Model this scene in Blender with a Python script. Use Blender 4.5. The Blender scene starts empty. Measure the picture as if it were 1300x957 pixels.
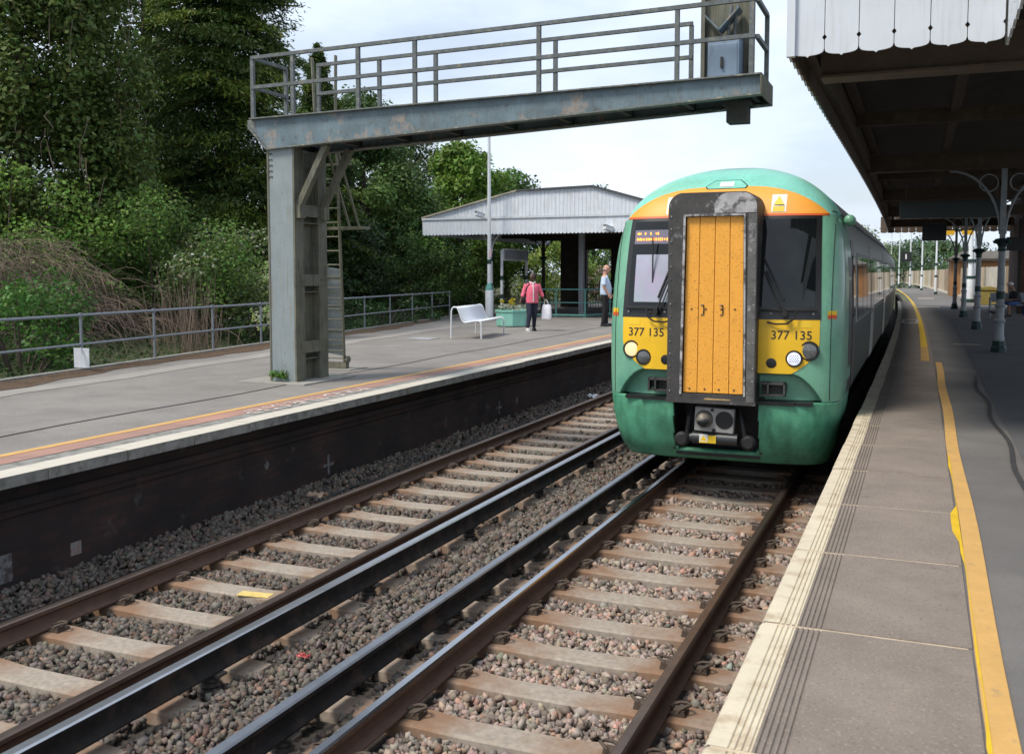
import bpy, bmesh, math, random
import numpy as np
from mathutils import Vector, Matrix, Euler
R = math.radians
PI = math.pi
random.seed(7)
rng = np.random.default_rng(11)
scene = bpy.context.scene
COL = scene.collection
P = .915                      # platform height above the rail tops (z = 0)
HC = 2.574                    # camera height

def cv(y):
    """sideways offset of the line: straight, then a gentle bend to the left"""
    t = y - 14
    if t <= 0: return 0.0
    if t <= 96: return -t*t/3600
    return -96*96/3600 - (96/1800)*(t-96)
def ca(y):
    """heading of the line (rotation about z)"""
    t = min(max(y - 14, 0), 96)
    return math.atan(t/1800)

# ---------------------------------------------------------------- materials
MATS = {}
def mat(name, col, rough=.6, metal=0., noise=None, stain=None, stain2=None, bump=None, spec=.5, coat=0, emit=None, estr=1., attr=None, trans=0., streak=None):
    if name in MATS: return MATS[name]
    m = bpy.data.materials.new(name); m.use_nodes = True
    nt = m.node_tree; N = nt.nodes; L = nt.links
    b = N['Principled BSDF']
    b.inputs['Roughness'].default_value = rough
    b.inputs['Metallic'].default_value = metal
    b.inputs['Specular IOR Level'].default_value = spec
    if coat: b.inputs['Coat Weight'].default_value = coat; b.inputs['Coat Roughness'].default_value = .08
    base = None
    need = noise or stain or stain2 or bump or streak
    if need:
        tc = N.new('ShaderNodeTexCoord'); oi = N.new('ShaderNodeObjectInfo')
        ad = N.new('ShaderNodeVectorMath'); ad.operation = 'ADD'
        ml = N.new('ShaderNodeMath'); ml.operation = 'MULTIPLY'; ml.inputs[1].default_value = 37.
        L.new(oi.outputs['Random'], ml.inputs[0])
        L.new(tc.outputs['Object'], ad.inputs[0]); L.new(ml.outputs[0], ad.inputs[1])
        vec = ad.outputs[0]
    def nz(scale, detail=4, rough_=.6, sc=None):
        n = N.new('ShaderNodeTexNoise'); n.inputs['Scale'].default_value = scale
        n.inputs['Detail'].default_value = detail; n.inputs['Roughness'].default_value = rough_
        if sc:
            mp = N.new('ShaderNodeMapping'); mp.inputs['Scale'].default_value = sc
            L.new(vec, mp.inputs['Vector']); L.new(mp.outputs[0], n.inputs['Vector'])
        else: L.new(vec, n.inputs['Vector'])
        return n.outputs['Fac']
    def rgb(c): return (c[0], c[1], c[2], 1)
    def mixc(fac, a, bb):
        x = N.new('ShaderNodeMix'); x.data_type = 'RGBA'
        L.new(fac, x.inputs[0])
        for i, v in ((6, a), (7, bb)):
            if isinstance(v, tuple): x.inputs[i].default_value = rgb(v)
            else: L.new(v, x.inputs[i])
        return x.outputs[2]
    def ramp(fac, lo, hi, top=1.):
        r = N.new('ShaderNodeMapRange'); r.inputs[1].default_value = lo; r.inputs[2].default_value = hi
        r.inputs[4].default_value = top; r.clamp = True
        L.new(fac, r.inputs[0]); return r.outputs[0]
    if attr:
        a = N.new('ShaderNodeAttribute'); a.attribute_name = attr; base = a.outputs['Color']
    if noise:
        sc, amt = noise[0], noise[1]
        f = ramp(nz(sc, 6, .65), .25, .75)
        if base is None:
            base = mixc(f, tuple(max(0, c*(1-amt)) for c in col), tuple(min(1, c*(1+amt)) for c in col))
        else:
            dk = N.new('ShaderNodeMix'); dk.data_type = 'RGBA'; dk.blend_type = 'MULTIPLY'; dk.inputs[0].default_value = 1
            L.new(base, dk.inputs[6]); L.new(mixc(f, (1-amt,)*3, (1+amt,)*3), dk.inputs[7]); base = dk.outputs[2]
    for st in (stain, stain2, streak):
        if st:   # (colour, scale, lo, hi, strength[, anisotropic scale])
            f = ramp(nz(st[1], 5, .65, st[5] if len(st) > 5 else None), st[2], st[3], st[4])
            base = mixc(f, base if base is not None else col, st[0])
    if base is None: b.inputs['Base Color'].default_value = rgb(col)
    else: L.new(base, b.inputs['Base Color'])
    if bump:
        bp = N.new('ShaderNodeBump'); bp.inputs['Strength'].default_value = bump[1]
        bp.inputs['Distance'].default_value = bump[2] if len(bump) > 2 else .01
        L.new(nz(bump[0], 5, .7), bp.inputs['Height']); L.new(bp.outputs[0], b.inputs['Normal'])
    if emit:
        b.inputs['Emission Color'].default_value = rgb(emit); b.inputs['Emission Strength'].default_value = estr
    MATS[name] = m
    return m

def leafmat(name, trans=.35, rough=.55):
    if name in MATS: return MATS[name]
    m = bpy.data.materials.new(name); m.use_nodes = True
    nt = m.node_tree; N = nt.nodes; L = nt.links
    b = N['Principled BSDF']; out = N['Material Output']
    a = N.new('ShaderNodeAttribute'); a.attribute_name = 'col'
    L.new(a.outputs['Color'], b.inputs['Base Color']); b.inputs['Roughness'].default_value = rough
    b.inputs['Specular IOR Level'].default_value = .3
    t = N.new('ShaderNodeBsdfTranslucent'); L.new(a.outputs['Color'], t.inputs['Color'])
    mx = N.new('ShaderNodeMixShader'); mx.inputs[0].default_value = trans
    L.new(b.outputs[0], mx.inputs[1]); L.new(t.outputs[0], mx.inputs[2]); L.new(mx.outputs[0], out.inputs['Surface'])
    MATS[name] = m
    return m

# ---------------------------------------------------------------- scene helpers
def tag(o, label=None, cat=None, group=None, kind=None):
    if label: o['label'] = label
    if cat: o['category'] = cat
    if group: o['group'] = group
    if kind: o['kind'] = kind
    return o
def empty(name, loc, label=None, cat=None, group=None, rz=0):
    o = bpy.data.objects.new(name, None); COL.objects.link(o)
    o.location = loc; o.rotation_euler = (0, 0, rz); o.empty_display_size = .2
    return tag(o, label, cat, group)
def rootloc(o):
    v = Vector((0, 0, 0))
    while o is not None:
        v = v + o.location; o = o.parent
    return v
def copy_tree(o, parent=None):
    c = o.copy(); COL.objects.link(c)
    if parent: c.parent = parent
    for ch in list(o.children): copy_tree(ch, c)
    return c

class MB:
    def __init__(s): s.v = []; s.f = []; s.mi = []; s.cur = 0
    def add(s, vs, fs):
        o = len(s.v); s.v += [tuple(v) for v in vs]
        for f in fs: s.f.append([i+o for i in f]); s.mi.append(s.cur)
        return s
    def box(s, x0, x1, y0, y1, z0, z1):
        vs = [(x, y, z) for z in (z0, z1) for y in (y0, y1) for x in (x0, x1)]
        return s.add(vs, [(0, 2, 3, 1), (4, 5, 7, 6), (0, 1, 5, 4), (2, 6, 7, 3), (0, 4, 6, 2), (1, 3, 7, 5)])
    def obox(s, c, size, rot):
        m = Euler(rot).to_matrix(); hx, hy, hz = [k/2 for k in size]
        vs = [Vector(c) + m @ Vector((x*hx, y*hy, z*hz)) for z in (-1, 1) for y in (-1, 1) for x in (-1, 1)]
        return s.add(vs, [(0, 2, 3, 1), (4, 5, 7, 6), (0, 1, 5, 4), (2, 6, 7, 3), (0, 4, 6, 2), (1, 3, 7, 5)])
    def bar(s, a, b, w, h, up=(0, 0, 1)):
        """rectangular bar from a to b, w sideways, h along up"""
        a = Vector(a); b = Vector(b); d = (b-a).normalized(); u = Vector(up)
        if abs(d.dot(u)) > .98: u = Vector((0, 1, 0))
        sd = d.cross(u).normalized(); u = sd.cross(d).normalized()
        vs = []
        for p in (a, b):
            for i, j in ((-1, -1), (1, -1), (1, 1), (-1, 1)): vs.append(p + sd*(i*w/2) + u*(j*h/2))
        return s.add(vs, [(3, 2, 1, 0), (4, 5, 6, 7), (0, 1, 5, 4), (1, 2, 6, 5), (2, 3, 7, 6), (3, 0, 4, 7)])
    def tube(s, pts, r, n=8, cap=True):
        pts = [Vector(p) for p in pts]; k = len(pts)
        rs = r if isinstance(r, (list, tuple)) else [r]*k
        vs = []; u = None
        for i, p in enumerate(pts):
            d = (pts[min(i+1, k-1)] - pts[max(i-1, 0)]).normalized()
            if u is None:
                u = d.cross(Vector((0, 0, 1)));
                if u.length < .05: u = d.cross(Vector((0, 1, 0)))
            u = (u - d*u.dot(d)).normalized(); w = d.cross(u)
            for j in range(n):
                a = 2*PI*j/n; vs.append(p + u*(rs[i]*math.cos(a)) + w*(rs[i]*math.sin(a)))
        fs = [(i*n+j, i*n+(j+1) % n, (i+1)*n+(j+1) % n, (i+1)*n+j) for i in range(k-1) for j in range(n)]
        if cap: fs += [tuple(range(n-1, -1, -1)), tuple((k-1)*n+j for j in range(n))]
        return s.add(vs, fs)
    def lathe(s, prof, c=(0, 0, 0), n=16, axis='z'):
        """prof: list of (radius, height)"""
        vs = []
        for r, h in prof:
            for j in range(n):
                a = 2*PI*j/n; x, y = r*math.cos(a), r*math.sin(a)
                q = (x, y, h) if axis == 'z' else ((x, -h, y) if axis == '-y' else (h, x, y))
                vs.append((c[0]+q[0], c[1]+q[1], c[2]+q[2]))
        k = len(prof)
        fs = [(i*n+j, i*n+(j+1) % n, (i+1)*n+(j+1) % n, (i+1)*n+j) for i in range(k-1) for j in range(n)]
        fs += [tuple(range(n-1, -1, -1)), tuple((k-1)*n+j for j in range(n))]
        return s.add(vs, fs)
    def prism(s, poly, lo, hi, axis='y'):
        """2D polygon extruded along an axis: 'y' poly=(x,z), 'x' poly=(y,z), 'z' poly=(x,y)"""
        def q(p, t): return {'y': (p[0], t, p[1]), 'x': (t, p[0], p[1]), 'z': (p[0], p[1], t)}[axis]
        n = len(poly); vs = [q(p, lo) for p in poly] + [q(p, hi) for p in poly]
        fs = [tuple(range(n)), tuple(range(2*n-1, n-1, -1))] + [((i+1) % n, i, n+i, n+(i+1) % n) for i in range(n)]
        return s.add(vs, fs)
    def sweep(s, prof, ys, closed=True, off=0.):
        """profile (x,z) swept along the curved line at the given y stations; mi per profile edge may be set by s.edge_mi"""
        n = len(prof); vs = []
        for y in ys:
            c = cv(y)
            for x, z in prof: vs.append((x + c, y, z))
        o = len(s.v); s.v += vs
        m = n if closed else n-1
        for i in range(len(ys)-1):
            for j in range(m):
                a, b = i*n+j, i*n+(j+1) % n
                s.f.append([o+a, o+b, o+b+n, o+a+n]); s.mi.append(s.edge_mi[j] if s.edge_mi else s.cur)
        if closed:
            s.f.append([o+j for j in range(n-1, -1, -1)]); s.mi.append(0)
            s.f.append([o+(len(ys)-1)*n+j for j in range(n)]); s.mi.append(0)
        return s
    edge_mi = None
    def poly(s, pts):
        return s.add(pts, [tuple(range(len(pts)))])
    def build(s, name, mats, parent=None, local=False, smooth=False, bevel=0., base=None, auto=None, fix=True):
        me = bpy.data.meshes.new(name)
        if parent is not None:
            off = Vector((0, 0, 0)) if local else rootloc(parent)
        elif base is not None: off = Vector(base)
        else: off = Vector((0, 0, 0))
        if s.v and not local and parent is None and base is None:
            a = np.array([tuple(v) for v in s.v]); off = Vector(((a[:, 0].min()+a[:, 0].max())/2, (a[:, 1].min()+a[:, 1].max())/2, a[:, 2].min()))
        if local and parent is None: off = Vector((0, 0, 0))
        me.from_pydata([(v[0]-off.x, v[1]-off.y, v[2]-off.z) for v in s.v], [], s.f)
        if not isinstance(mats, (list, tuple)): mats = [mats]
        for m in mats: me.materials.append(m)
        if len(mats) > 1: me.polygons.foreach_set('material_index', s.mi)
        if fix:
            bm = bmesh.new(); bm.from_mesh(me); bmesh.ops.recalc_face_normals(bm, faces=bm.faces); bm.to_mesh(me); bm.free()
        if smooth:
            me.polygons.foreach_set('use_smooth', [True]*len(me.polygons))
            if smooth != 'all': me.set_sharp_from_angle(angle=R(smooth if isinstance(smooth, (int, float)) and smooth > 1 else 40))
        me.update()
        o = bpy.data.objects.new(name, me); COL.objects.link(o)
        if parent is not None: o.parent = parent
        else: o.location = off
        if bevel:
            b = o.modifiers.new('bevel', 'BEVEL'); b.width = bevel; b.segments = 2; b.limit_method = 'ANGLE'; b.angle_limit = R(40)
        return o

def npmesh(name, v, faces, nper, mats, parent=None, cols=None, base=None):
    """fast mesh: v (N,3), faces (M,nper), per-vertex colours (N,3)"""
    me = bpy.data.meshes.new(name)
    off = np.array(tuple(rootloc(parent)) if parent is not None else (base if base is not None else (0, 0, 0)), float)
    v = np.asarray(v, np.float32) - off.astype(np.float32)
    me.vertices.add(len(v)); me.vertices.foreach_set('co', v.ravel())
    M = len(faces); me.loops.add(M*nper); me.polygons.add(M)
    me.loops.foreach_set('vertex_index', np.asarray(faces, np.int32).ravel())
    me.polygons.foreach_set('loop_start', np.arange(0, M*nper, nper, dtype=np.int32))
    me.polygons.foreach_set('loop_total', np.full(M, nper, np.int32))
    if cols is not None:
        a = me.color_attributes.new('col', 'FLOAT_COLOR', 'POINT')
        c = np.ones((len(v), 4), np.float32); c[:, :3] = cols; a.data.foreach_set('color', c.ravel())
    me.materials.append(mats); me.update(calc_edges=True); me.validate()
    o = bpy.data.objects.new(name, me); COL.objects.link(o)
    if parent is not None: o.parent = parent
    else: o.location = off
    return o

def text_mesh(name, body, size, m, parent=None, matrix=None, depth=.001, base=None, spacing=1., wide=1.):
    cu = bpy.data.curves.new(name, 'FONT'); cu.body = body; cu.size = size; cu.extrude = depth
    cu.align_x = 'CENTER'; cu.align_y = 'CENTER'; cu.space_character = spacing
    t = bpy.data.objects.new(name, cu); COL.objects.link(t)
    bpy.context.view_layer.update()
    me = bpy.data.meshes.new_from_object(t.evaluated_get(bpy.context.evaluated_depsgraph_get()))
    bpy.data.objects.remove(t); bpy.data.curves.remove(cu)
    if wide != 1: me.transform(Matrix.Diagonal((wide, 1, 1, 1)))
    if matrix is not None: me.transform(matrix)
    if parent is not None: me.transform(Matrix.Translation(-rootloc(parent)))
    me.materials.clear(); me.materials.append(m); me.name = name
    o = bpy.data.objects.new(name, me); COL.objects.link(o)
    if parent is not None: o.parent = parent
    return o

# ---------------------------------------------------------------- camera, world, sun
cam = bpy.data.cameras.new('camera'); camo = bpy.data.objects.new('camera', cam); COL.objects.link(camo)
psi = math.atan(521/1253.); pit = math.atan(87/1250.)
camo.location = (0, 0, HC); camo.rotation_euler = (PI/2 - pit, 0, psi)
cam.sensor_width = 36; cam.lens = 36*1250/1300; cam.shift_y = -44.5/1300
cam.clip_start = .05; cam.clip_end = 3000
cam.dof.use_dof = True; cam.dof.focus_distance = 11.8; cam.dof.aperture_fstop = 4.5
scene.camera = camo
sunv = Vector((-.62*math.cos(R(56)), -.785*math.cos(R(56)), math.sin(R(56)))).normalized()
sl = bpy.data.lights.new('sun', 'SUN'); sl.energy = 2.5; sl.angle = R(15); sl.color = (1, .93, .81)
so = bpy.data.objects.new('sun', sl); COL.objects.link(so); so.location = (0, 0, 40)
so.rotation_euler = (-sunv).to_track_quat('-Z', 'Y').to_euler()
w = bpy.data.worlds.new('World'); scene.world = w; w.use_nodes = True
nt = w.node_tree; N = nt.nodes; L = nt.links
bg = N['Background']; bg.inputs['Strength'].default_value = .1
sky = N.new('ShaderNodeTexSky'); sky.sky_type = 'NISHITA'; sky.sun_disc = False
sky.sun_elevation = R(56); sky.sun_rotation = math.atan2(sunv.x, sunv.y); sky.dust_density = 3; sky.air_density = 1.0
tc = N.new('ShaderNodeTexCoord')
mp = N.new('ShaderNodeMapping'); mp.inputs['Scale'].default_value = (1, 1, 2.6)
nz1 = N.new('ShaderNodeTexNoise'); nz1.inputs['Scale'].default_value = 2.6; nz1.inputs['Detail'].default_value = 7; nz1.inputs['Roughness'].default_value = .55
rp = N.new('ShaderNodeMapRange'); rp.inputs[1].default_value = .38; rp.inputs[2].default_value = .66; rp.inputs[3].default_value = .50; rp.inputs[4].default_value = .98
mx = N.new('ShaderNodeMix'); mx.data_type = 'RGBA'; mx.inputs[7].default_value = (7.3, 8.2, 9.4, 1)
L.new(tc.outputs['Generated'], mp.inputs[0]); L.new(mp.outputs[0], nz1.inputs['Vector']); L.new(nz1.outputs['Fac'], rp.inputs[0])
L.new(rp.outputs[0], mx.inputs[0]); L.new(sky.outputs[0], mx.inputs[6]); L.new(mx.outputs[2], bg.inputs['Color'])
vs_ = scene.view_settings; vs_.view_transform = 'Standard'; vs_.look = 'None'; vs_.exposure = 0.54; vs_.gamma = 1
scene.render.resolution_x = 1024; scene.render.resolution_y = 753
scene.render.engine = 'CYCLES'
scene.cycles.max_bounces = 6; scene.cycles.diffuse_bounces = 3; scene.cycles.glossy_bounces = 3; scene.cycles.transmission_bounces = 4
scene.cycles.use_denoising = True
# ================================================================ ground and track
m_ground = mat('earth_and_grass', (.06, .075, .03), .9, noise=(.8, .5), stain=((.09, .07, .045), .3, .45, .65, .8))
m_ballast = mat('ballast_base', (.07, .06, .052), .95, noise=(22, .6), bump=(28, 1., .05))
m_stone = mat('ballast_stone', (.2, .18, .16), .9, attr='col', noise=(30, .25), spec=.25)
m_rust = mat('rusty_rail', (.092, .050, .033), .75, noise=(9, .35), stain=((.11, .058, .034), 5, .5, .7, .7), bump=(60, .25, .004))
m_shine = mat('polished_rail', (.42, .43, .46), .22, 1., noise=(3, .12))
m_dull = mat('dull_rail_top', (.16, .12, .10), .38, .8, noise=(4, .3))
m_cond = mat('conductor_rail_side', (.020, .018, .017), .85, spec=.2, noise=(6, .5), stain=((.075, .048, .034), 4, .5, .68, .7), bump=(50, .2, .004))
m_condtop = mat('conductor_rail_top', (.47, .48, .51), .30, .9, noise=(5, .15))
m_sleep = mat('sleeper_concrete', (.235, .205, .175), .9, noise=(7, .3), stain=((.15, .125, .10), 3, .45, .7, .7), bump=(90, .3, .004))
m_clip = mat('rail_clip', (.07, .05, .037), .8, noise=(30, .4))
m_pot = mat('insulator_pot', (.045, .038, .034), .6, noise=(12, .3))
m_asph = mat('asphalt', (.195, .18, .168), .93, noise=(1.1, .2), stain=((.245, .232, .215), .55, .48, .7, .7), stain2=((.10, .095, .09), 60, .5, .68, .7), streak=((.115, .11, .105), 6.5, .66, .72, .6), bump=(140, .5, .006))
m_asph_pale = mat('asphalt_pale', (.26, .245, .225), .93, noise=(1.5, .15), stain2=((.12, .115, .11), 80, .5, .7, .5), bump=(140, .4, .006))
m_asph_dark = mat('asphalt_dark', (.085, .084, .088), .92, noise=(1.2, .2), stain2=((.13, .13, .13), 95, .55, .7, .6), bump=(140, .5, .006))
m_tar = mat('tar_seam', (.035, .034, .035), .8, noise=(8, .3))
m_agg = mat('aggregate_slab', (.205, .172, .148), .93, noise=(2.2, .2), streak=((.13, .105, .09), 5, .62, .74, .6), stain=((.33, .27, .225), 75, .56, .66, .8), stain2=((.085, .07, .06), 60, .56, .68, .75), bump=(160, .5, .006))
m_cream = mat('cream_edge_paint', (.56, .50, .385), .8, noise=(5, .12), stain=((.36, .28, .19), 7, .5, .68, .8), stain2=((.25, .22, .19), 60, .62, .75, .6), bump=(90, .2, .004))
m_mortar = mat('slab_joint', (.52, .42, .30), .9, noise=(9, .25))
m_white = mat('white_edge_paint', (.50, .465, .40), .8, noise=(5, .12), stain=((.34, .32, .28), 5, .5, .72, .75), stain2=((.2, .18, .16), 40, .6, .75, .6))
m_grey_c = mat('edge_concrete', (.23, .225, .21), .92, noise=(6, .3), stain=((.09, .088, .08), 8, .48, .66, .75), bump=(60, .5, .008))
m_red = mat('red_brown_paving', (.33, .185, .145), .92, noise=(2, .16), stain=((.19, .14, .125), 1.2, .45, .7, .7), stain2=((.33, .25, .22), 60, .58, .75, .5), bump=(120, .4, .004))
m_yel = mat('yellow_line', (.52, .31, .10), .8, noise=(6, .12), stain=((.22, .175, .125), 7, .60, .70, .6), stain2=((.24, .19, .14), 60, .58, .70, .5))
m_yel2 = mat('yellow_line_fresh', (.62, .40, .015), .7, noise=(6, .15))
m_letter = mat('road_lettering', (.66, .62, .58), .85, noise=(9, .1), stain=((.28, .18, .15), 14, .44, .58, .85))
m_dirt = mat('dead_leaves', (.10, .062, .035), .95, noise=(20, .6), bump=(50, .8, .02))

def grid_sheet(name, x0, x1, y0, y1, nx, ny, zf, m, curved=False):
    b = MB()
    for j in range(ny+1):
        y = y0 + (y1-y0)*j/ny
        for i in range(nx+1):
            x = x0 + (x1-x0)*i/nx
            b.v.append((x + (cv(y) if curved else 0), y, zf(x, y)))
    for j in range(ny):
        for i in range(nx):
            a = j*(nx+1)+i; b.f.append([a, a+1, a+nx+2, a+nx+1]); b.mi.append(0)
    return b.build(name, m, fix=False)

tag(grid_sheet('ground', -900, 900, -300, 1500, 12, 12, lambda x, y: -.55, m_ground), kind='structure')
def hump(x, y): return .55*math.sin(x*.45+1)*math.sin(y*.31)+.25*math.sin(x*1.3)*math.cos(y*1.1)
def bankz(x, y):
    xl = -11.05 - .158*y                      # platform back edge
    d = max(0., xl - x)
    return .55 + min(1.3, d*.16) + .25*min(1, d)*hump(x, y)
b = MB()
for j in range(41):
    y = -6 + 2.2*j
    for i in range(21):
        x = -11.12 - .158*y - 30*(i/20)**1.5
        b.v.append((x, y, bankz(x, y)))
for j in range(40):
    for i in range(20):
        a = j*21+i; b.f.append([a, a+1, a+22, a+21]); b.mi.append(0)
tag(b.build('grass_bank', m_ground), kind='structure')

def bedz(x, y):
    # ballast level, rising against the brick wall on the left
    z = -.262
    if x < -6.55: z += min(.16, (-6.55-x)*.28)
    return z
YS_FAR = [3.0 + .6*i for i in range(20)] + [15 + 2.5*i for i in range(36)]
tag(grid_sheet('ballast_bed', -7.35, -.72, 1.5, 110, 26, 90, lambda x, y: bedz(x, y), m_ballast, True), kind='structure')

# ---- rails
def rail_prof(xc, top, h, hw, ww, fw):
    hh = h*.26
    return [(xc-fw/2, top-h), (xc+fw/2, top-h), (xc+fw/2, top-h+.012), (xc+ww/2+.012, top-h+.034), (xc+ww/2, top-h+.055), (xc+ww/2, top-hh-.02), (xc+hw/2, top-hh+.004),
            (xc+hw/2, top-.010), (xc+hw/2-.012, top), (xc-hw/2+.012, top), (xc-hw/2, top-.010), (xc-hw/2, top-hh+.004), (xc-ww/2, top-hh-.02), (xc-ww/2, top-h+.055), (xc-ww/2-.012, top-h+.034), (xc-fw/2, top-h+.012)]
def rail(name, xc, top, h, hw, ww, fw, mside, mtop, y1, label, group):
    b = MB(); b.edge_mi = [0]*16; b.edge_mi[8] = 1; b.edge_mi[7] = 1; b.edge_mi[9] = 1
    ys = [1.5 + .75*i for i in range(18)] + [15 + 2*i for i in range(int((y1-15)/2)+1)]
    b.sweep(rail_prof(xc, top, h, hw, ww, fw), ys)
    return tag(b.build(name, [mside, mtop], base=(xc, 6, top-h), smooth=30), label, 'rail', group)
XN, XF = -2.205, -5.44            # the two track centres
GA = .7525
rail('running_rail', XN-GA, 0, .155, .072, .02, .14, m_rust, m_shine, 60, 'bright topped running rail nearest the low conductor rail, left rail under the train', 'running rails')
rail('running_rail', XN+GA, 0, .155, .072, .02, .14, m_rust, m_dull, 60, 'running rail beside the cream platform edge, right rail under the train', 'running rails')
rail('running_rail', XF-GA, 0, .155, .072, .02, .14, m_rust, m_dull, 100, 'rust brown running rail nearest the dark brick platform wall', 'running rails')
rail('running_rail', XF+GA, 0, .155, .072, .02, .14, m_rust, m_dull, 100, 'rust brown running rail close alongside the broad black conductor rail', 'running rails')
rail('conductor_rail', -4.34, .078, .16, .085, .07, .15, m_cond, m_condtop, 100, 'broad black conductor rail with pale worn top, beside the far empty track', 'conductor rails')
rail('conductor_rail', -3.36, .078, .16, .085, .04, .14, m_cond, mat('conductor_top_dull', (.27, .29, .33), .42, .85, noise=(5, .2)), 60, 'black conductor rail with worn top leading to the left of the train', 'conductor rails')

# ---- sleepers with clips
def sleeper_mesh():
    b = MB()
    L_ = 1.26
    secs = [(-L_, -.185, .125), (-.95, -.172, .13), (-.55, -.172, .13), (-.3, -.186, .12), (.3, -.186, .12), (.55, -.172, .13), (.95, -.172, .13), (L_, -.185, .125)]
    for x, zt, hw in secs:
        b.v += [(x, -hw-.02, -.36), (x, -hw, zt-.012), (x, -hw+.018, zt), (x, hw-.018, zt), (x, hw, zt-.012), (x, hw+.02, -.36)]
    for i in range(len(secs)-1):
        for j in range(5):
            a = i*6+j; b.f.append([a, a+1, a+7, a+6]); b.mi.append(0)
    b.f.append([0, 1, 2, 3, 4, 5]); b.mi.append(0); k = (len(secs)-1)*6
    b.f.append([k+5, k+4, k+3, k+2, k+1, k]); b.mi.append(0)
    return b
def clip_mesh(sg):
    b = MB()
    pts = [(0, -.05, 0), (.02*sg, -.05, .035), (.05*sg, -.03, .05), (.075*sg, .0, .05), (.05*sg, .03, .05), (.0, .035, .045), (-.035*sg, .02, .035), (-.045*sg, -.02, .028)]
    b.tube(pts, .011, 6); b.box(-.035+.01*sg, .035+.01*sg, -.055, .02, -.012, .03); b.box(-.05, .05, -.06, .06, -.014, .008)
    return b
m_sleep_rust = m_sleep
slp = None
def make_sleeper(label):
    t = empty('sleeper', (0, 0, 0), label, 'sleeper')
    sleeper_mesh().build('concrete_beam', MATS['sleeper_mix'], t, local=True, smooth=25)
    for s in (-1, 1):
        for q in (-1, 1):
            c = clip_mesh(q).build('rail_clip', m_clip, t, local=True, smooth=40)
            c.location = (s*GA + q*.115, 0, -.160)
    return t
# sleeper material: rust washed from each rail seat over grey concrete
m = bpy.data.materials.new('sleeper_mix'); m.use_nodes = True; MATS['sleeper_mix'] = m
nt = m.node_tree; N = nt.nodes; L = nt.links; bs = N['Principled BSDF']; bs.inputs['Roughness'].default_value = .92
tc = N.new('ShaderNodeTexCoord'); oi = N.new('ShaderNodeObjectInfo'); sx = N.new('ShaderNodeSeparateXYZ'); L.new(tc.outputs['Object'], sx.inputs[0])
ab = N.new('ShaderNodeMath'); ab.operation = 'ABSOLUTE'; L.new(sx.outputs[0], ab.inputs[0])
sb = N.new('ShaderNodeMath'); sb.operation = 'SUBTRACT'; sb.inputs[1].default_value = GA; L.new(ab.outputs[0], sb.inputs[0])
ab2 = N.new('ShaderNodeMath'); ab2.operation = 'ABSOLUTE'; L.new(sb.outputs[0], ab2.inputs[0])
ad = N.new('ShaderNodeVectorMath'); ad.operation = 'ADD'; mu = N.new('ShaderNodeMath'); mu.operation = 'MULTIPLY'; mu.inputs[1].default_value = 50
L.new(oi.outputs['Random'], mu.inputs[0]); L.new(tc.outputs['Object'], ad.inputs[0]); L.new(mu.outputs[0], ad.inputs[1])
n1 = N.new('ShaderNodeTexNoise'); n1.inputs['Scale'].default_value = 5; n1.inputs['Detail'].default_value = 6; L.new(ad.outputs[0], n1.inputs['Vector'])
n2 = N.new('ShaderNodeTexNoise'); n2.inputs['Scale'].default_value = 26; n2.inputs['Detail'].default_value = 5; L.new(ad.outputs[0], n2.inputs['Vector'])
mm = N.new('ShaderNodeMath'); mm.operation = 'MULTIPLY_ADD'; mm.inputs[1].default_value = .9; mm.inputs[2].default_value = -.28; L.new(n1.outputs['Fac'], mm.inputs[0])
su = N.new('ShaderNodeMath'); su.operation = 'SUBTRACT'; L.new(ab2.outputs[0], su.inputs[0]); L.new(mm.outputs[0], su.inputs[1])
mr = N.new('ShaderNodeMapRange'); mr.inputs[1].default_value = .42; mr.inputs[2].default_value = -.05; L.new(su.outputs[0], mr.inputs[0])
c1 = N.new('ShaderNodeMix'); c1.data_type = 'RGBA'; c1.inputs[6].default_value = (.165, .14, .117, 1); c1.inputs[7].default_value = (.42, .365, .305, 1); L.new(n2.outputs['Fac'], c1.inputs[0])
c2 = N.new('ShaderNodeMix'); c2.data_type = 'RGBA'; c2.inputs[7].default_value = (.20, .105, .055, 1); L.new(c1.outputs[2], c2.inputs[6])
m3 = N.new('ShaderNodeMath'); m3.operation = 'MULTIPLY'; m3.inputs[1].default_value = .85; L.new(mr.outputs[0], m3.inputs[0]); L.new(m3.outputs[0], c2.inputs[0])
L.new(c2.outputs[2], bs.inputs['Base Color'])
bp = N.new('ShaderNodeBump'); bp.inputs['Strength'].default_value = .4; bp.inputs['Distance'].default_value = .006; L.new(n2.outputs['Fac'], bp.inputs['Height']); L.new(bp.outputs[0], bs.inputs['Normal'])

NEAR_SL = [6.62 + .672*i for i in range(-6, 12)]
FAR_SL = [4.83 + .685*i for i in range(-2, 36)]
proto = make_sleeper('concrete sleeper of the near track, rust stained, in pale ballast before the train')
proto['group'] = 'sleepers of the track under the train'
for i, y in enumerate(NEAR_SL):
    o = proto if i == 0 else copy_tree(proto)
    o.location = (XN + cv(y), y, random.uniform(-.004, .004)); o.rotation_euler = (0, 0, ca(y) + random.uniform(-.008, .008))
for i, y in enumerate(FAR_SL):
    o = copy_tree(proto)
    o['label'] = 'concrete sleeper of the empty far track, rust stained below the rails'
    o['group'] = 'sleepers of the empty far track'
    o.location = (XF + cv(y), y, random.uniform(-.004, .004)); o.rotation_euler = (0, 0, ca(y) + random.uniform(-.008, .008))

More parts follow.
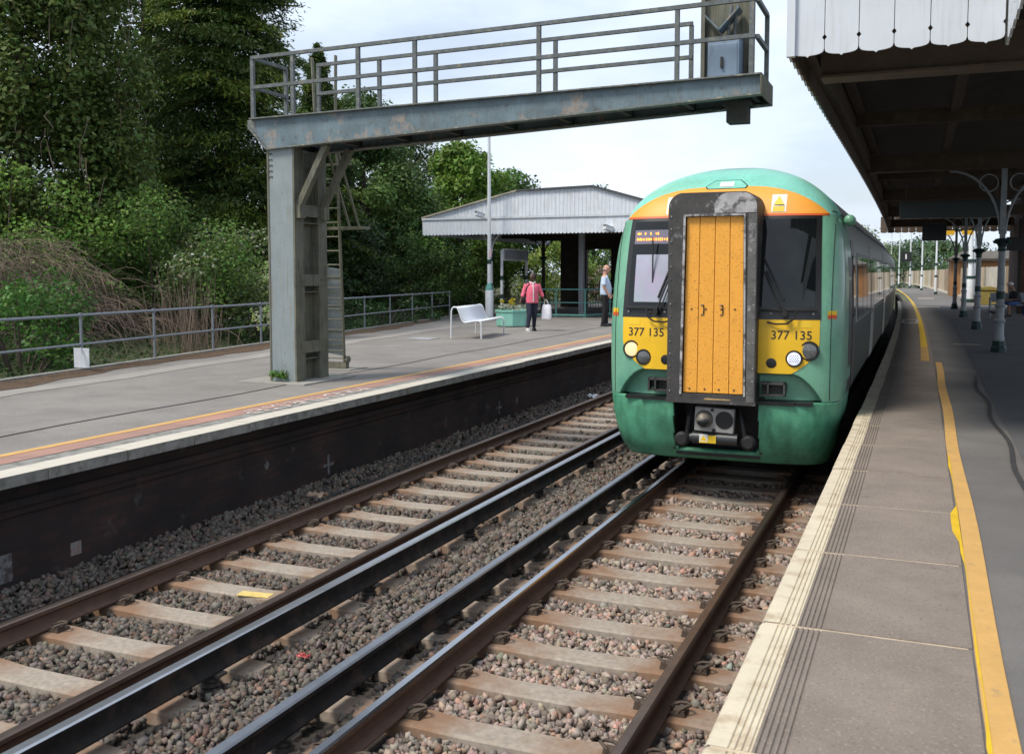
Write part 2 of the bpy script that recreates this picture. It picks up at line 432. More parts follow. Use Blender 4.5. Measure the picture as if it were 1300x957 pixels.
# conductor rail insulators
def insul():
    b = MB(); b.lathe([(.085, -.24), (.085, -.2), (.055, -.185), (.075, -.17), (.05, -.15), (.07, -.135), (.05, -.115), (.06, -.1), (.06, -.085)], n=12)
    b.box(-.11, .11, -.045, .045, -.1, -.0825)
    return b
ip = insul().build('insulator', m_pot, local=True, smooth=40)
first = True
for xc, y0, n_, lab, g in ((-3.36, 4.6, 5, 'dark insulator pot under the conductor rail on the near side', 'insulators under the near conductor rail'), (-4.34, 5.16, 9, 'dark insulator pot under the broad black far side conductor rail', 'insulators under the far conductor rail')):
    for i in range(n_):
        y = y0 + 2.05*i
        o = ip if first else ip.copy()
        if not first: COL.objects.link(o)
        first = False
        o.location = (xc + cv(y), y, 0); tag(o, lab, 'insulator', g)

# ---- ballast stones
def ico():
    v = np.array([(x, y, z) for z in (-.72, .72) for y in (-.72, .72) for x in (-.72, .72)])
    q = [(0, 2, 3, 1), (4, 5, 7, 6), (0, 1, 5, 4), (2, 6, 7, 3), (0, 4, 6, 2), (1, 3, 7, 5)]
    f = np.array([t for a, b_, c, d in q for t in ((a, b_, c), (a, c, d))])
    return v, f
IV, IF = ico()
def stones(name, pos, size, cols, label):
    n = len(pos)
    sc = size[:, None]*rng.uniform(.5, 1.25, (n, 3)); sc[:, 2] *= .8
    v = IV[None]*(1 + rng.uniform(-.42, .38, (n, 8, 3)))
    v = v*sc[:, None, :]
    q = rng.normal(size=(n, 4)); q /= np.linalg.norm(q, axis=1)[:, None]
    w_, x, y, z = q.T
    Rm = np.stack([1-2*(y*y+z*z), 2*(x*y-z*w_), 2*(x*z+y*w_), 2*(x*y+z*w_), 1-2*(x*x+z*z), 2*(y*z-x*w_), 2*(x*z-y*w_), 2*(y*z+x*w_), 1-2*(x*x+y*y)], 1).reshape(n, 3, 3)
    v = np.einsum('nij,nkj->nki', Rm, v) + pos[:, None, :]
    f = IF[None] + (np.arange(n)*8)[:, None, None]
    o = npmesh(name, v.reshape(-1, 3), f.reshape(-1, 3), 3, m_stone, cols=np.repeat(cols, 8, 0))
    return tag(o, kind='stuff')
sn, sf = np.array(NEAR_SL), np.array(FAR_SL)
def scatter(x0, x1, y0, y1, dens, s0, s1):
    n = int((x1-x0)*(y1-y0)*dens)
    x = rng.uniform(x0, x1, n); y = rng.uniform(y0, y1, n)
    dn = np.abs(y[:, None]-sn[None]).min(1); df = np.abs(y[:, None]-sf[None]).min(1)
    ok = ~((np.abs(x-XN) < 1.02) & (dn < .15)) & ~((np.abs(x-XF) < .95) & (df < .15)) & ~((np.abs(x-XF-1.1) < .12) & (df < .13))
    for xr in (XN-GA, XN+GA, XF-GA, XF+GA, -4.34, -3.36): ok &= np.abs(x-xr) > .085
    x, y = x[ok], y[ok]; n = len(x)
    sz = rng.uniform(s0, s1, n)
    z = np.array([bedz(a, 0) for a in x]) + rng.uniform(.005, .045, n)
    six = (x > -4.25) & (x < -3.1); z[six] += .035
    z[(x > -1.3)] += .01
    x = x + np.array([cv(a) for a in y])
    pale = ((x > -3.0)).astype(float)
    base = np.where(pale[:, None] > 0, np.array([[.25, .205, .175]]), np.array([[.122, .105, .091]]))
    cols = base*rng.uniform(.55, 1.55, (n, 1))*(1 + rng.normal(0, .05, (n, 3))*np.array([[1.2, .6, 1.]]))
    pk = rng.random(n) < .18; cols[pk] = cols[pk]*np.array([[1.18, .95, .86]])
    return np.stack([x, y, z], 1), sz, np.clip(cols, .02, .6)
sets = [scatter(-7.1, -.8, 2.9, 8.0, 1250, .016, .036), scatter(-7.1, -1.0, 8.0, 13.5, 700, .022, .042), scatter(-7.1, -3.2, 13.5, 28, 330, .028, .05)]
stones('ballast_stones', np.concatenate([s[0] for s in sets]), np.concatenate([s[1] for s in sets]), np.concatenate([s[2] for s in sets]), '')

# ---- lineside cable and litter
b = MB()
pts = []
for i in range(40):
    y = 3.0 + .55*i; x = -6.62 + .05*math.sin(y*.9) + .03*math.sin(y*2.3) - .02*max(0, y-8)*.6
    x = max(x, -6.95); pts.append((x + cv(y), y, bedz(x, 0) + .06 + .015*math.sin(y*3.1)))
b.tube(pts, .016, 6)
tag(b.build('lineside_cable', mat('cable_black', (.012, .012, .013), .5), smooth=True), 'black cable lying on the ballast along the foot of the dark brick wall', 'cable')
b = MB(); b.obox((-5.23, 6.82, -.182), (.30, .11, .008), (0, 0, .12))
tag(b.build('marker_plate', mat('yellow_plate', (.62, .47, .16), .6, noise=(20, .25))), 'small yellow plate lying on a sleeper of the far track', 'plate')
b = MB(); b.obox((-4.86, 6.99, -.182), (.12, .05, .008), (0, 0, .12))
tag(b.build('marker_plate', MATS['yellow_plate']), 'tiny yellow plate on a sleeper against the far track right rail', 'plate')
def crumple(name, c, s, m, label, cat):
    b = MB(); n = 7
    for j in range(n):
        for i in range(n):
            b.v.append((c[0]+s*(i/(n-1)-.5)+random.uniform(-.1, .1)*s, c[1]+s*.7*(j/(n-1)-.5)+random.uniform(-.1, .1)*s, c[2]+random.uniform(0, .35)*s))
    for j in range(n-1):
        for i in range(n-1): a = j*n+i; b.f.append([a, a+1, a+n+1, a+n]); b.mi.append(0)
    o = b.build(name, m); sd = o.modifiers.new('thick', 'SOLIDIFY'); sd.thickness = .004
    return tag(o, label, cat)
crumple('litter', (-6.62, 20.6, -.16), .24, mat('litter_white', (.72, .74, .78), .6), 'scrap of white paper on the ballast by the brick wall near the train', 'litter')
crumple('litter', (-4.0, 5.75, -.16), .09, mat('litter_red', (.35, .05, .05), .5), 'small crumpled red wrapper on the ballast between the two tracks', 'litter')
crumple('litter', (-6.62, 9.85, -.10), .2, mat('litter_tan', (.33, .24, .17), .8), 'tan scrap of card on the ballast beside the rusty rail', 'litter')
# ================================================================ platforms
def strip(name, xa, xb, y0, y1, z, m, step=1.0, kind='structure'):
    b = MB(); n = max(1, int((y1-y0)/step))
    for i in range(n+1):
        y = y0 + (y1-y0)*i/n; c = cv(y)
        b.v += [(xa + c, y, z), (xb + c, y, z)]
    for i in range(n): b.f.append([2*i, 2*i+1, 2*i+3, 2*i+2]); b.mi.append(0)
    o = b.build(name, m, fix=False)
    if kind: o['kind'] = kind
    return o
def xl(y): return -11.05 - .158*y
# left platform deck: from the edging to the railing, then on to the shelter and beyond
b = MB(); ys = [-4 + 2*i for i in range(60)]
for y in ys:
    x0 = xl(y) if y < 40 else xl(40) - 2
    b.v += [(x0, y, P-.004), (-7.33 + cv(y), y, P-.004)]
for i in range(len(ys)-1): b.f.append([2*i, 2*i+1, 2*i+3, 2*i+2]); b.mi.append(0)
tag(b.build('platform_deck', m_asph, fix=False), kind='structure')
strip('red_paving', -7.66, -7.35, -2, 80, P+.001, m_red)
strip('yellow_line', -7.755, -7.645, -2, 80, P+.004, m_yel)
# paler strip of tarmac across the left platform
b = MB()
for i in range(25):
    y = 4 + i; t = i/24
    xm = -11.25 - .105*(y-6) + .06*math.sin(y*1.7)
    b.v += [(xm-.22, y, P+.002), (xm+.26+.04*math.sin(y*2.9), y, P+.002)]
for i in range(24): b.f.append([2*i, 2*i+1, 2*i+3, 2*i+2]); b.mi.append(0)
tag(b.build('tarmac_strip', m_asph_pale, fix=False), kind='structure')
# dead leaves along the kerb
b = MB()
for i in range(60):
    y = 1 + .5*i
    wv = .34 + .16*math.sin(y*.8) + .08*math.sin(y*3.7)
    for k in range(5): b.v.append((xl(y) + .12 + wv*k/4, y, P + .003 + (.05*(1-k/4)**2 + .012*math.sin(y*9+k*2))*(k < 4)))
for i in range(59):
    for k in range(4): a = i*5+k; b.f.append([a, a+1, a+6, a+5]); b.mi.append(0)
tag(b.build('leaf_litter', m_dirt, fix=False), kind='stuff')
b = MB(); ys = [-4+i*1. for i in range(41)]
for i, y in enumerate(ys):
    x = xl(y)
    b.v += [(x-.08, y, .2), (x-.08, y, P+.07), (x+.07, y, P+.07), (x+.07, y, P-.1)]
for i in range(40):
    for k in range(3): a = i*4+k; b.f.append([a, a+1, a+5, a+4]); b.mi.append(0)
tag(b.build('platform_kerb', m_grey_c), kind='structure')
# tar joint line
b = MB()
for i in range(30):
    y = 3 + i; x = -8.5 + .05*math.sin(y*1.3) - .02*y
    b.v += [(x, y, P+.002), (x+.035, y, P+.002)]
for i in range(29): b.f.append([2*i, 2*i+1, 2*i+3, 2*i+2]); b.mi.append(0)
tag(b.build('tar_joint', m_tar, fix=False), kind='structure')

# brick wall under the left platform (real relief: string course, corbels; brick pattern in the material)
m = bpy.data.materials.new('dark_shaded_brick'); m.use_nodes = True; MATS['dark_shaded_brick'] = m
nt = m.node_tree; N = nt.nodes; L = nt.links; bs = N['Principled BSDF']; bs.inputs['Roughness'].default_value = .9
tc = N.new('ShaderNodeTexCoord'); sx = N.new('ShaderNodeSeparateXYZ'); cb = N.new('ShaderNodeCombineXYZ')
L.new(tc.outputs['Object'], sx.inputs[0]); L.new(sx.outputs[1], cb.inputs[0]); L.new(sx.outputs[2], cb.inputs[1])
br = N.new('ShaderNodeTexBrick'); br.inputs['Scale'].default_value = 1; br.inputs['Brick Width'].default_value = .225; br.inputs['Row Height'].default_value = .075; br.inputs['Mortar Size'].default_value = .006
br.inputs['Color1'].default_value = (.021, .015, .015, 1); br.inputs['Color2'].default_value = (.044, .022, .019, 1); br.inputs['Mortar'].default_value = (.020, .018, .018, 1); br.inputs['Bias'].default_value = -.3  # dark brick, with the shade on the wall also put into its tones
L.new(cb.outputs[0], br.inputs['Vector'])
n1 = N.new('ShaderNodeTexNoise'); n1.inputs['Scale'].default_value = 1.4; n1.inputs['Detail'].default_value = 6; L.new(tc.outputs['Object'], n1.inputs['Vector'])
r1 = N.new('ShaderNodeMapRange'); r1.inputs[1].default_value = .35; r1.inputs[2].default_value = .68; L.new(n1.outputs['Fac'], r1.inputs[0])
mm = N.new('ShaderNodeMix'); mm.data_type = 'RGBA'; mm.blend_type = 'MULTIPLY'; mm.inputs[0].default_value = 1; L.new(br.outputs['Color'], mm.inputs[6])
mc = N.new('ShaderNodeMix'); mc.data_type = 'RGBA'; mc.inputs[6].default_value = (.5, .5, .52, 1); mc.inputs[7].default_value = (1.5, 1.3, 1.2, 1); L.new(r1.outputs[0], mc.inputs[0]); L.new(mc.outputs[2], mm.inputs[7])
n2 = N.new('ShaderNodeTexNoise'); n2.inputs['Scale'].default_value = 3.2; n2.inputs['Detail'].default_value = 8; n2.inputs['Roughness'].default_value = .7; L.new(tc.outputs['Object'], n2.inputs['Vector'])
r2 = N.new('ShaderNodeMapRange'); r2.inputs[1].default_value = .60; r2.inputs[2].default_value = .74; r2.inputs[4].default_value = .55; L.new(n2.outputs['Fac'], r2.inputs[0])
m2 = N.new('ShaderNodeMix'); m2.data_type = 'RGBA'; m2.inputs[7].default_value = (.13, .125, .12, 1); L.new(mm.outputs[2], m2.inputs[6]); L.new(r2.outputs[0], m2.inputs[0])
L.new(m2.outputs[2], bs.inputs['Base Color'])
bp = N.new('ShaderNodeBump'); bp.inputs['Strength'].default_value = .7; bp.inputs['Distance'].default_value = .012; L.new(br.outputs['Fac'], bp.inputs['Height']); bp.invert = True; L.new(bp.outputs[0], bs.inputs['Normal'])
m_brick = m
wall = empty('platform_wall', (-7.1, 6, -.3), 'long dark brick wall under the far platform edge, with faint white crosses', 'wall')
b = MB()
prof = [(-7.3, -.4), (-7.05, -.4), (-7.05, .52), (-7.025, .53), (-7.025, .59), (-7.0, .60), (-7.0, .665), (-7.04, .675), (-7.04, .81), (-7.3, .81)]
b.sweep(prof, [-2+2*i for i in range(46)])
b.build('brickwork', m_brick, wall)
m_chalk = mat('chalk_paint', (.15, .15, .155), .9, noise=(25, .4), stain=((.05, .035, .033), 14, .45, .6, .9))
for y, z, s in ((10.75, .1, .13), (16.35, .14, .12), (9.45, .33, .05), (17.2, .16, .07)):
    b = MB(); c = cv(y)
    b.box(-7.049+c, -7.045+c, y-.022, y+.022, z-s, z+s); b.box(-7.0495+c, -7.0455+c, y-s*.9, y-.023, z-.02, z+.02); b.box(-7.0495+c, -7.0455+c, y+.023, y+s*.9, z-.02, z+.02)
    b.build('painted_cross', m_chalk, wall)
b = MB(); b.box(-7.049, -7.045, 5.80, 5.93, -.02, .22); b.build('painted_panel', m_chalk, wall)
b = MB(); b.box(-7.049, -7.044, 6.55, 6.67, .02, .14); b.build('number_plate', mat('plate_white', (.22, .21, .205), .6, noise=(20, .2), stain=((.3, .06, .05), 30, .55, .6, .8)), wall)

# edging slabs, left
def slab_left():
    b = MB(); b.edge_mi = None
    b.cur = 0; b.box(-.48, -.0, 0, .905, -.095, 0)
    b.cur = 1; b.box(-.265, .003, .0, .905, .0005, .004)
    return b
sp = slab_left().build('edging_slab', [m_grey_c, m_white], local=True)
for i in range(62):
    y = 1.6 + .915*i
    o = sp if i == 0 else sp.copy()
    if i: COL.objects.link(o)
    o.location = (-6.86 + cv(y) + random.uniform(-.006, .006), y, P + random.uniform(-.004, .004)); o.rotation_euler = (0, 0, ca(y))
    tag(o, 'white painted concrete edging slab along the far platform above the brick wall', 'edging slab', 'edging slabs of the far platform')
mtx = lambda x, y, z: Matrix.Translation((x, y, z)) @ Matrix.Rotation(-PI/2, 4, 'Z')
t = text_mesh('platform_lettering', 'MIND THE STEP', .40, m_letter, matrix=mtx(0, 0, 0), depth=.0008, wide=.98)
t.location = (-7.385, 10.85, P+.0065)
tag(t, 'worn white MIND THE STEP lettering on the far platform edge by the gantry', 'lettering')
t2 = t.copy(); COL.objects.link(t2); t2.location = (-7.385+cv(26), 26.2, P+.0065)
tag(t2, 'worn white lettering on the far platform edge beside the train and the standing man', 'lettering')

# ---- right platform
b = MB(); ys = [-4 + 2*i for i in range(62)]
for y in ys: b.v += [(.1 + cv(y), y, P-.006), (14 + cv(y)*.3, y, P-.006)]
for i in range(len(ys)-1): b.f.append([2*i, 2*i+1, 2*i+3, 2*i+2]); b.mi.append(0)
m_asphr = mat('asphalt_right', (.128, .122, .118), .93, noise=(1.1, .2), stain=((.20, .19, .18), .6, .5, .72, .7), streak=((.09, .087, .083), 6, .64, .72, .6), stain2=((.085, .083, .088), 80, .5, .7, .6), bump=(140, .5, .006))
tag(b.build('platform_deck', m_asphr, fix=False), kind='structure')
# near edging slabs: cream ribbed nosing over exposed aggregate
def slab_right():
    b = MB(); ln = 1.318
    prof = [(-.0, -.09), (0, -.012), (.012, 0), (.075, 0)]
    x = .080
    ribs = []
    for k in range(9):
        prof += [(x, 0), (x+.004, -.007), (x+.009, -.007), (x+.013, 0)]; x += .0235
    xe = x
    prof += [(.915, 0), (.915, -.09)]
    n = len(prof); mi = []
    for j in range(n):
        xa = prof[j][0]; xb = prof[(j+1) % n][0]; za = prof[j][1]
        mi.append(1 if (max(xa, xb) < .165 and za > -.02 and j < n-2) else 0)
    b.edge_mi = mi
    o0 = 0
    for y in (0, ln):
        for px, pz in prof: b.v.append((px, y, pz))
    for j in range(n):
        b.f.append([j, (j+1) % n, n+(j+1) % n, n+j]); b.mi.append(mi[j])
    b.f.append(list(range(n-1, -1, -1))); b.mi.append(0); b.f.append([n+j for j in range(n)]); b.mi.append(0)
    b.edge_mi = None
    b.cur = 2; b.box(.02, .90, ln+.0005, ln+.0185, -.08, -.0025)
    return b
sp = slab_right().build('edging_slab', [m_agg, m_cream, m_mortar], local=True)
for i in range(46):
    y = 2.045 + 1.337*i
    o = sp if i == 0 else sp.copy()
    if i: COL.objects.link(o)
    o.location = (-.665 + cv(y) + random.uniform(-.004, .004), y, P + random.uniform(-.002, .002)); o.rotation_euler = (0, 0, ca(y + .6))
    tag(o, 'ribbed edging slab with cream painted nose along the right hand platform', 'edging slab', 'edging slabs of the right hand platform')
# low wall under the near edge
tag((lambda q: (q.sweep([(-.52, -.4), (-.3, -.4), (-.3, .825), (-.52, .825)], [-2+2*i for i in range(46)]), q.build('platform_wall', m_brick))[1])(MB()), 'dark brick wall beneath the cream edge of the right hand platform', 'wall')
# yellow lines
def wavy(name, pts, wd, m, z):
    b = MB()
    for x, y in pts: b.v += [(x-wd/2, y, z), (x+wd/2, y, z)]
    for i in range(len(pts)-1): b.f.append([2*i, 2*i+1, 2*i+3, 2*i+2]); b.mi.append(0)
    return tag(b.build(name, m, fix=False), kind='structure')
wavy('yellow_line', [(.318 + .010*math.sin(y*1.1), y) for y in [1.5+.5*i for i in range(38)]], .107, m_yel, P+.003)
wavy('yellow_line', [(.205 - .0*y + cv(y)*1.0 - .10 + .0*y, y) for y in [20.2+1*i for i in range(10)]], .15, m_yel, P+.004)
wavy('yellow_line', [(.13 + cv(y)*1.0 - .02, y) for y in [24+2*i for i in range(44)]], .14, m_yel2, P+.007)
# drips of fresher yellow along the inner edge of the near line
b = MB(); 
for i in range(26):
    y = 3.2 + .26*i
    wv = -.008 + .016*max(0, math.sin(y*2.1+math.sin(y*5))) + (.03 if 6.8 < y < 7.6 else 0)
    b.v += [(.258-wv, y, P+.0055), (.270, y, P+.0055)]
for i in range(25): b.f.append([2*i, 2*i+1, 2*i+3, 2*i+2]); b.mi.append(0)
tag(b.build('yellow_paint_run', m_yel2, fix=False), kind='structure')
wavy('tar_seam', [(.80 + .035*math.sin(y*1.9) + max(0, (8.6-y))*-.06, y) for y in [2+.4*i for i in range(40)]], .045, m_tar, P+.002)
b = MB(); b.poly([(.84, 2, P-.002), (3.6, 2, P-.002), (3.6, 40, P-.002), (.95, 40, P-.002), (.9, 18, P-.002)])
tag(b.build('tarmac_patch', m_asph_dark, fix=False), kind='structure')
for (xa, xb, y, d) in ((.74, 1.3, 25.2, .22), (-.05, 1.1, 52.3, 1.1), (.3, 1.3, 70, 1.2)):
    b = MB(); b.poly([(xa+cv(y)*.6, y, P+.002), (xb+cv(y)*.6, y, P+.002), (xb+cv(y)*.6, y+d, P+.002), (xa+cv(y)*.6, y+d, P+.002)])
    tag(b.build('pale_strip', m_mortar, fix=False), kind='structure')  # flat pale strips laid across the deck
mh = empty('manhole_cover', (-.36, 36.6, P), 'pale framed rectangular cover set in the right hand platform by the train', 'manhole cover')
b = MB(); b.box(-.62, -.08, 35.2, 38.2, P+.003, P+.012); b.build('cover_frame', mat('cover_pale', (.42, .41, .38), .7, noise=(8, .2)), mh)
b = MB(); b.box(-.53, -.17, 35.7, 37.7, P+.0125, P+.016); b.build('cover_plate', m_agg, mh)

# ================================================================ railing along the left platform
m_galv = mat('galvanised_steel', (.23, .25, .28), .55, .5, noise=(9, .2), stain=((.15, .12, .10), 6, .6, .75, .5))
rr = empty('platform_railing', (xl(12.5), 12.5, P), 'grey tubular two bar railing along the back of the far platform', 'railing')
yps = [-1.96 + 2.06*i for i in range(18)]
def rp(y, z): return (xl(y), y, P + z)
for z, nm in ((.96, 'top_rail'), (.47, 'middle_rail')):
    b = MB(); b.tube([rp(y, z) for y in yps], .023 if z > .5 else .02, 8); b.build(nm, m_galv, rr, smooth=True)
for y in yps:
    b = MB(); b.tube([rp(y, .02), rp(y, .97)], .024, 8); b.lathe([(.036, P+.93), (.036, P+1.0)], (xl(y), y, 0), 8); b.lathe([(.033, P+.44), (.033, P+.50)], (xl(y), y, 0), 8)
    b.build('post', m_galv, rr, smooth=40)
sg = empty('notice_plate', (-13.06, 12.46, 1.2), 'pair of small blank pale plates fixed low on a railing post', 'notice')
m_plate = mat('plate_grey', (.55, .57, .62), .6, noise=(12, .12))
for s in (-1, 1):
    b = MB(); b.obox((xl(12.46)+s*.085+.03, 12.43, 1.16), (.15, .012, .33), (0, 0, .1)); b.build('plate', m_plate, sg)

# ================================================================ signal gantry
m_gir = mat('weathered_blue_grey_paint', (.125, .178, .208), .6, .1, noise=(2.2, .35), stain=((.30, .245, .20), 1.9, .56, .63, .75), stain2=((.06, .055, .045), 9, .54, .72, .75), streak=((.10, .09, .07), 5, .5, .75, .6, (6, 6, .5)), bump=(40, .15, .004))
m_post = mat('pale_grey_blue_paint', (.235, .275, .285), .55, .1, noise=(3, .15), streak=((.20, .17, .12), 4, .52, .72, .7, (7, 7, .35)), stain2=((.12, .12, .10), 12, .6, .75, .7))
m_moss_shade = mat('shaded_mossy_steel', (.125, .125, .098), .8, noise=(4, .35), stain=((.16, .155, .10), 3, .45, .7, .8), streak=((.04, .038, .032), 5, .5, .7, .8, (7, 7, .5)))  # moss tint, also darkened for the shaded side of the post
m_rail = mat('lichen_handrail', (.105, .12, .125), .75, noise=(14, .4), stain=((.22, .21, .17), 9, .55, .68, .8), stain2=((.19, .15, .06), 7, .62, .72, .7))
m_flange = mat('lichen_flange', (.13, .145, .14), .75, noise=(14, .4), stain=((.36, .33, .24), 11, .55, .66, .8), stain2=((.10, .08, .06), 5, .58, .72, .7))
m_under = mat('dark_steel_underside', (.05, .048, .045), .8, noise=(4, .4))
g = empty('signal_gantry', (-8.9, 12.8, P), 'grey blue cantilever steel signal gantry with handrails and ladder reaching over the tracks', 'gantry')
Y0, Y1 = 12.42, 13.26
# post: two flanged columns tied with batten plates
b = MB(); b.box(-9.13, -8.70, Y0, Y0+.03, P, 4.44); b.box(-9.10, -8.73, Y0+.03, Y0+.045, P, .98); b.build('post_face', m_post, g)
b = MB()
b.box(-8.93, -8.90, Y0+.03, Y0+.19, P, 4.44); b.box(-9.13, -8.70, Y0+.19, Y0+.215, P, 4.44)
b.box(-8.705, -8.675, Y0-.01, Y0+.225, P, 4.44); b.box(-9.16, -9.13, Y0-.01, Y0+.225, P, 4.44)
b.build('front_column', m_moss_shade, g)
b = MB(); b.box(-9.13, -8.70, Y1-.21, Y1-.185, P, 4.44); b.box(-8.93, -8.90, Y1-.185, Y1-.03, P, 4.44); b.box(-9.13, -8.70, Y1-.03, Y1, P, 4.44); b.box(-8.705, -8.675, Y1-.22, Y1+.01, P, 4.44); b.box(-9.16, -9.13, Y1-.22, Y1+.01, P, 4.44)
b.build('rear_column', m_moss_shade, g)
b = MB(); b.box(-8.84, -8.81, Y0+.215, Y1-.21, P, 4.2); b.build('back_plate', m_moss_shade, g)
for z in (1.45, 2.47, 3.52):
    b = MB(); b.box(-8.70, -8.664, Y0+.13, Y1-.13, z-.09, z+.09); b.box(-8.99, -8.70, Y0+.22, Y1-.215, z-.19, z-.175)
    for q in (Y0+.17, Y1-.17): b.lathe([(.016, -8.664), (.016, -8.652)], (0, q, z), 6, axis='x')
    b.build('batten_plate', m_moss_shade, g)
b = MB()
for k in range(5):
    for x in (-9.115, -9.075): b.lathe([(.013, -Y0), (.013, -(Y0-.012))], (x, 0, 4.36-.085*k), 6, axis='-y')
b.build('bolts', m_under, g)
# tapered beam: two plate girders with flanges, deck and cross members
XL, XR = -9.42, -1.88
def ztop(x): return 4.885 + (x-XL)*(4.985-4.885)/(XR-XL)
def zbot(x): return 4.44 + (x+9.13)*(4.765-4.44)/(XR+9.13)
def girder(y, nm):
    b = MB()
    b.prism([(XL, ztop(XL)), (XL, 4.74), (-9.13, 4.44), (XR, zbot(XR)), (XR, ztop(XR))], y, y+.014, 'y')
    b.build(nm, m_gir, g)
    b = MB()
    b.bar((XL-.01, y+.007, ztop(XL)+.009), (XR+.01, y+.007, ztop(XR)+.009), .15, .018)
    b.bar((-9.13, y+.007, 4.44-.011), (XR+.01, y+.007, zbot(XR)-.011), .15, .02)
    b.bar((XL, y+.007, 4.735), (-9.14, y+.007, 4.435), .15, .018)
    b.bar((XL-.01, y+.007, 4.74), (XL-.01, y+.007, ztop(XL)), .15, .018, up=(0, 1, 0))
    b.build('flange', m_flange, g)
girder(Y0, 'front_girder'); girder(Y1, 'rear_girder')
for i in range(9):
    x = -8.9 + i*.86; b = MB(); b.box(x-.03, x+.03, Y0+.02, Y1-.003, zbot(x)+.02, zbot(x)+.10); b.build('cross_member', m_under, g)
b = MB(); b.bar((XL+.02, (Y0+Y1)/2+.01, ztop(XL)-.06), (XR-.02, (Y0+Y1)/2+.01, ztop(XR)-.06), Y1-Y0-.08, .03); b.build('walkway_deck', m_under, g)
b = MB(); b.box(XR, XR+.016, Y0-.06, Y1+.09, zbot(XR)-.02, ztop(XR)+.018); b.build('end_plate', m_moss_shade, g)
# diagonal braces
for y in (Y0+.1, Y1-.1):
    b = MB(); b.bar((-8.67, y, 3.56), (-8.16, y, 4.47), .09, .11, up=(0, 1, 0)); b.box(-8.68, -8.60, y-.075, y+.075, 3.40, 3.60); b.build('diagonal_brace', m_moss_shade, g)
# handrails
HR = .90
def ang(b, a, c): b.bar(a, c, .05, .05)
def zr(x, h): return ztop(x) + .018 + h
for y, nm, posts, x0, x1 in ((Y0+.0, 'front_handrail', [-9.40, -8.68, -7.56, -6.64, -4.78, -2.92, -2.0], XL, XR-.08), (Y1+.02, 'rear_handrail', [-8.80, -7.71, -6.75, -4.86, -2.93], -8.82, -2.91)):
    b = MB()
    ang(b, (x0, y, zr(x0, HR)), (x1, y, zr(x1, HR))); ang(b, (x0, y-.004, zr(x0, .46)), (x1, y-.004, zr(x1, .46))); b.build(nm, m_rail, g)
    for x in posts:
        b = MB(); b.bar((x, y+.006, ztop(x)), (x, y+.006, zr(x, HR)-.02), .055, .05, up=(0, 1, 0)); b.build('handrail_post', m_rail, g)
for x in (XL+.02, XR-.06):
    b = MB()
    for h in (HR-.003, .457): ang(b, (x, Y0+.03, zr(x, h)), (x, Y1, zr(x, h)))
    b.bar((x, Y1+.01, ztop(x)), (x, Y1+.01, zr(x, HR)), .055, .05, up=(0, 1, 0)); b.build('end_handrail', m_rail, g)
# signal post and cabinet at the track end
m_cab = mat('blue_grey_cabinet', (.20, .27, .36), .5, .1, noise=(3, .15), stain=((.16, .10, .07), 5, .62, .7, .8), streak=((.14, .13, .12), 4, .55, .72, .6, (8, 8, .5)))
b = MB(); b.box(-2.74, -2.69, 12.98, 13.13, 4.98, 6.6); b.box(-2.69, -2.12, 13.06, 13.09, 4.98, 6.6); b.box(-2.12, -2.07, 12.98, 13.13, 4.98, 6.6); b.build('signal_backplate', m_moss_shade, g)
cb_ = MB(); cb_.box(-2.60, -2.20, 12.74, 13.05, 4.99, 5.55)
cb_ = cb_.build('equipment_cabinet', m_cab, g, bevel=.012)
b = MB(); b.box(-2.575, -2.225, 12.733, 12.742, 5.03, 5.47); b.build('cabinet_door', m_cab, cb_, bevel=.006)
b = MB(); b.box(-2.43, -2.40, 12.70, 12.735, 5.19, 5.30); b.lathe([(.02, -12.735), (.02, -12.70)], (-2.415, 0, 5.18), 10, axis='-y'); b.build('door_handle', m_under, cb_)
b = MB(); b.bar((-2.66, 12.9, 5.86), (-2.47, 12.9, 5.66), .02, .26, up=(0, 1, 0)); b.bar((-2.47, 12.9, 5.66), (-2.22, 12.9, 5.92), .02, .26, up=(0, 1, 0)); b.build('cowl', m_gir, g)
b = MB()
for x in (-2.37, -2.29): b.tube([(x, 12.92, 5.55), (x, 12.92, 5.75), (x+.03, 12.95, 5.98)], .022, 8)
b.build('conduit', m_rail, g, smooth=True)
sh = MB(); sh.box(-2.62, -2.16, 13.12, 13.40, 5.5, 6.55); sh = sh.build('signal_head', m_under, g, bevel=.02)
b = MB(); b.box(-2.36, -2.10, 12.78, 13.06, 4.49, 4.745); b.box(-2.40, -2.06, 12.74, 13.1, 4.70, 4.745); b.build('junction_box', m_under, g)
b = MB(); b.tube([(-3.05, 12.8, 4.70), (-2.85, 12.84, 4.655), (-2.6, 12.88, 4.65), (-2.39, 12.9, 4.69)], .009, 6); b.build('cable_loop', m_under, g)
# ladder leaning on the far side
lad = MB(); A0, A1 = Vector((-9.42, 14.62, P+.05)), Vector((-8.86, 13.55, 5.0))
ld = (A1-A0)
for s in (-1, 1):
    lad.bar(A0+Vector((s*.19, 0, 0)), A1+Vector((s*.19, 0, 0)), .022, .06, up=(0, 1, 0)); lad.bar(A1+Vector((s*.19, 0, 0)), A1+Vector((s*.22, -.02, 1.0)), .022, .06, up=(0, 1, 0))
for k in range(17):
    p = A0 + ld*((k+.6)/17.5); lad.tube([p+Vector((-.19, 0, 0)), p+Vector((.19, 0, 0))], .012, 6)
m_lad = mat('mossy_ladder', (.17, .165, .12), .8, noise=(9, .35), stain=((.16, .15, .05), 6, .55, .7, .6))
lad = lad.build('ladder', m_lad, g)
b = MB(); p0 = A0 + ld*.05 + Vector((0, .045, 0)); p1 = A0 + ld*.42 + Vector((0, .045, 0)); b.bar(p0, p1, .33, .012, up=(0, 1, 0)); b.build('climb_guard', m_post, lad)
b = MB()
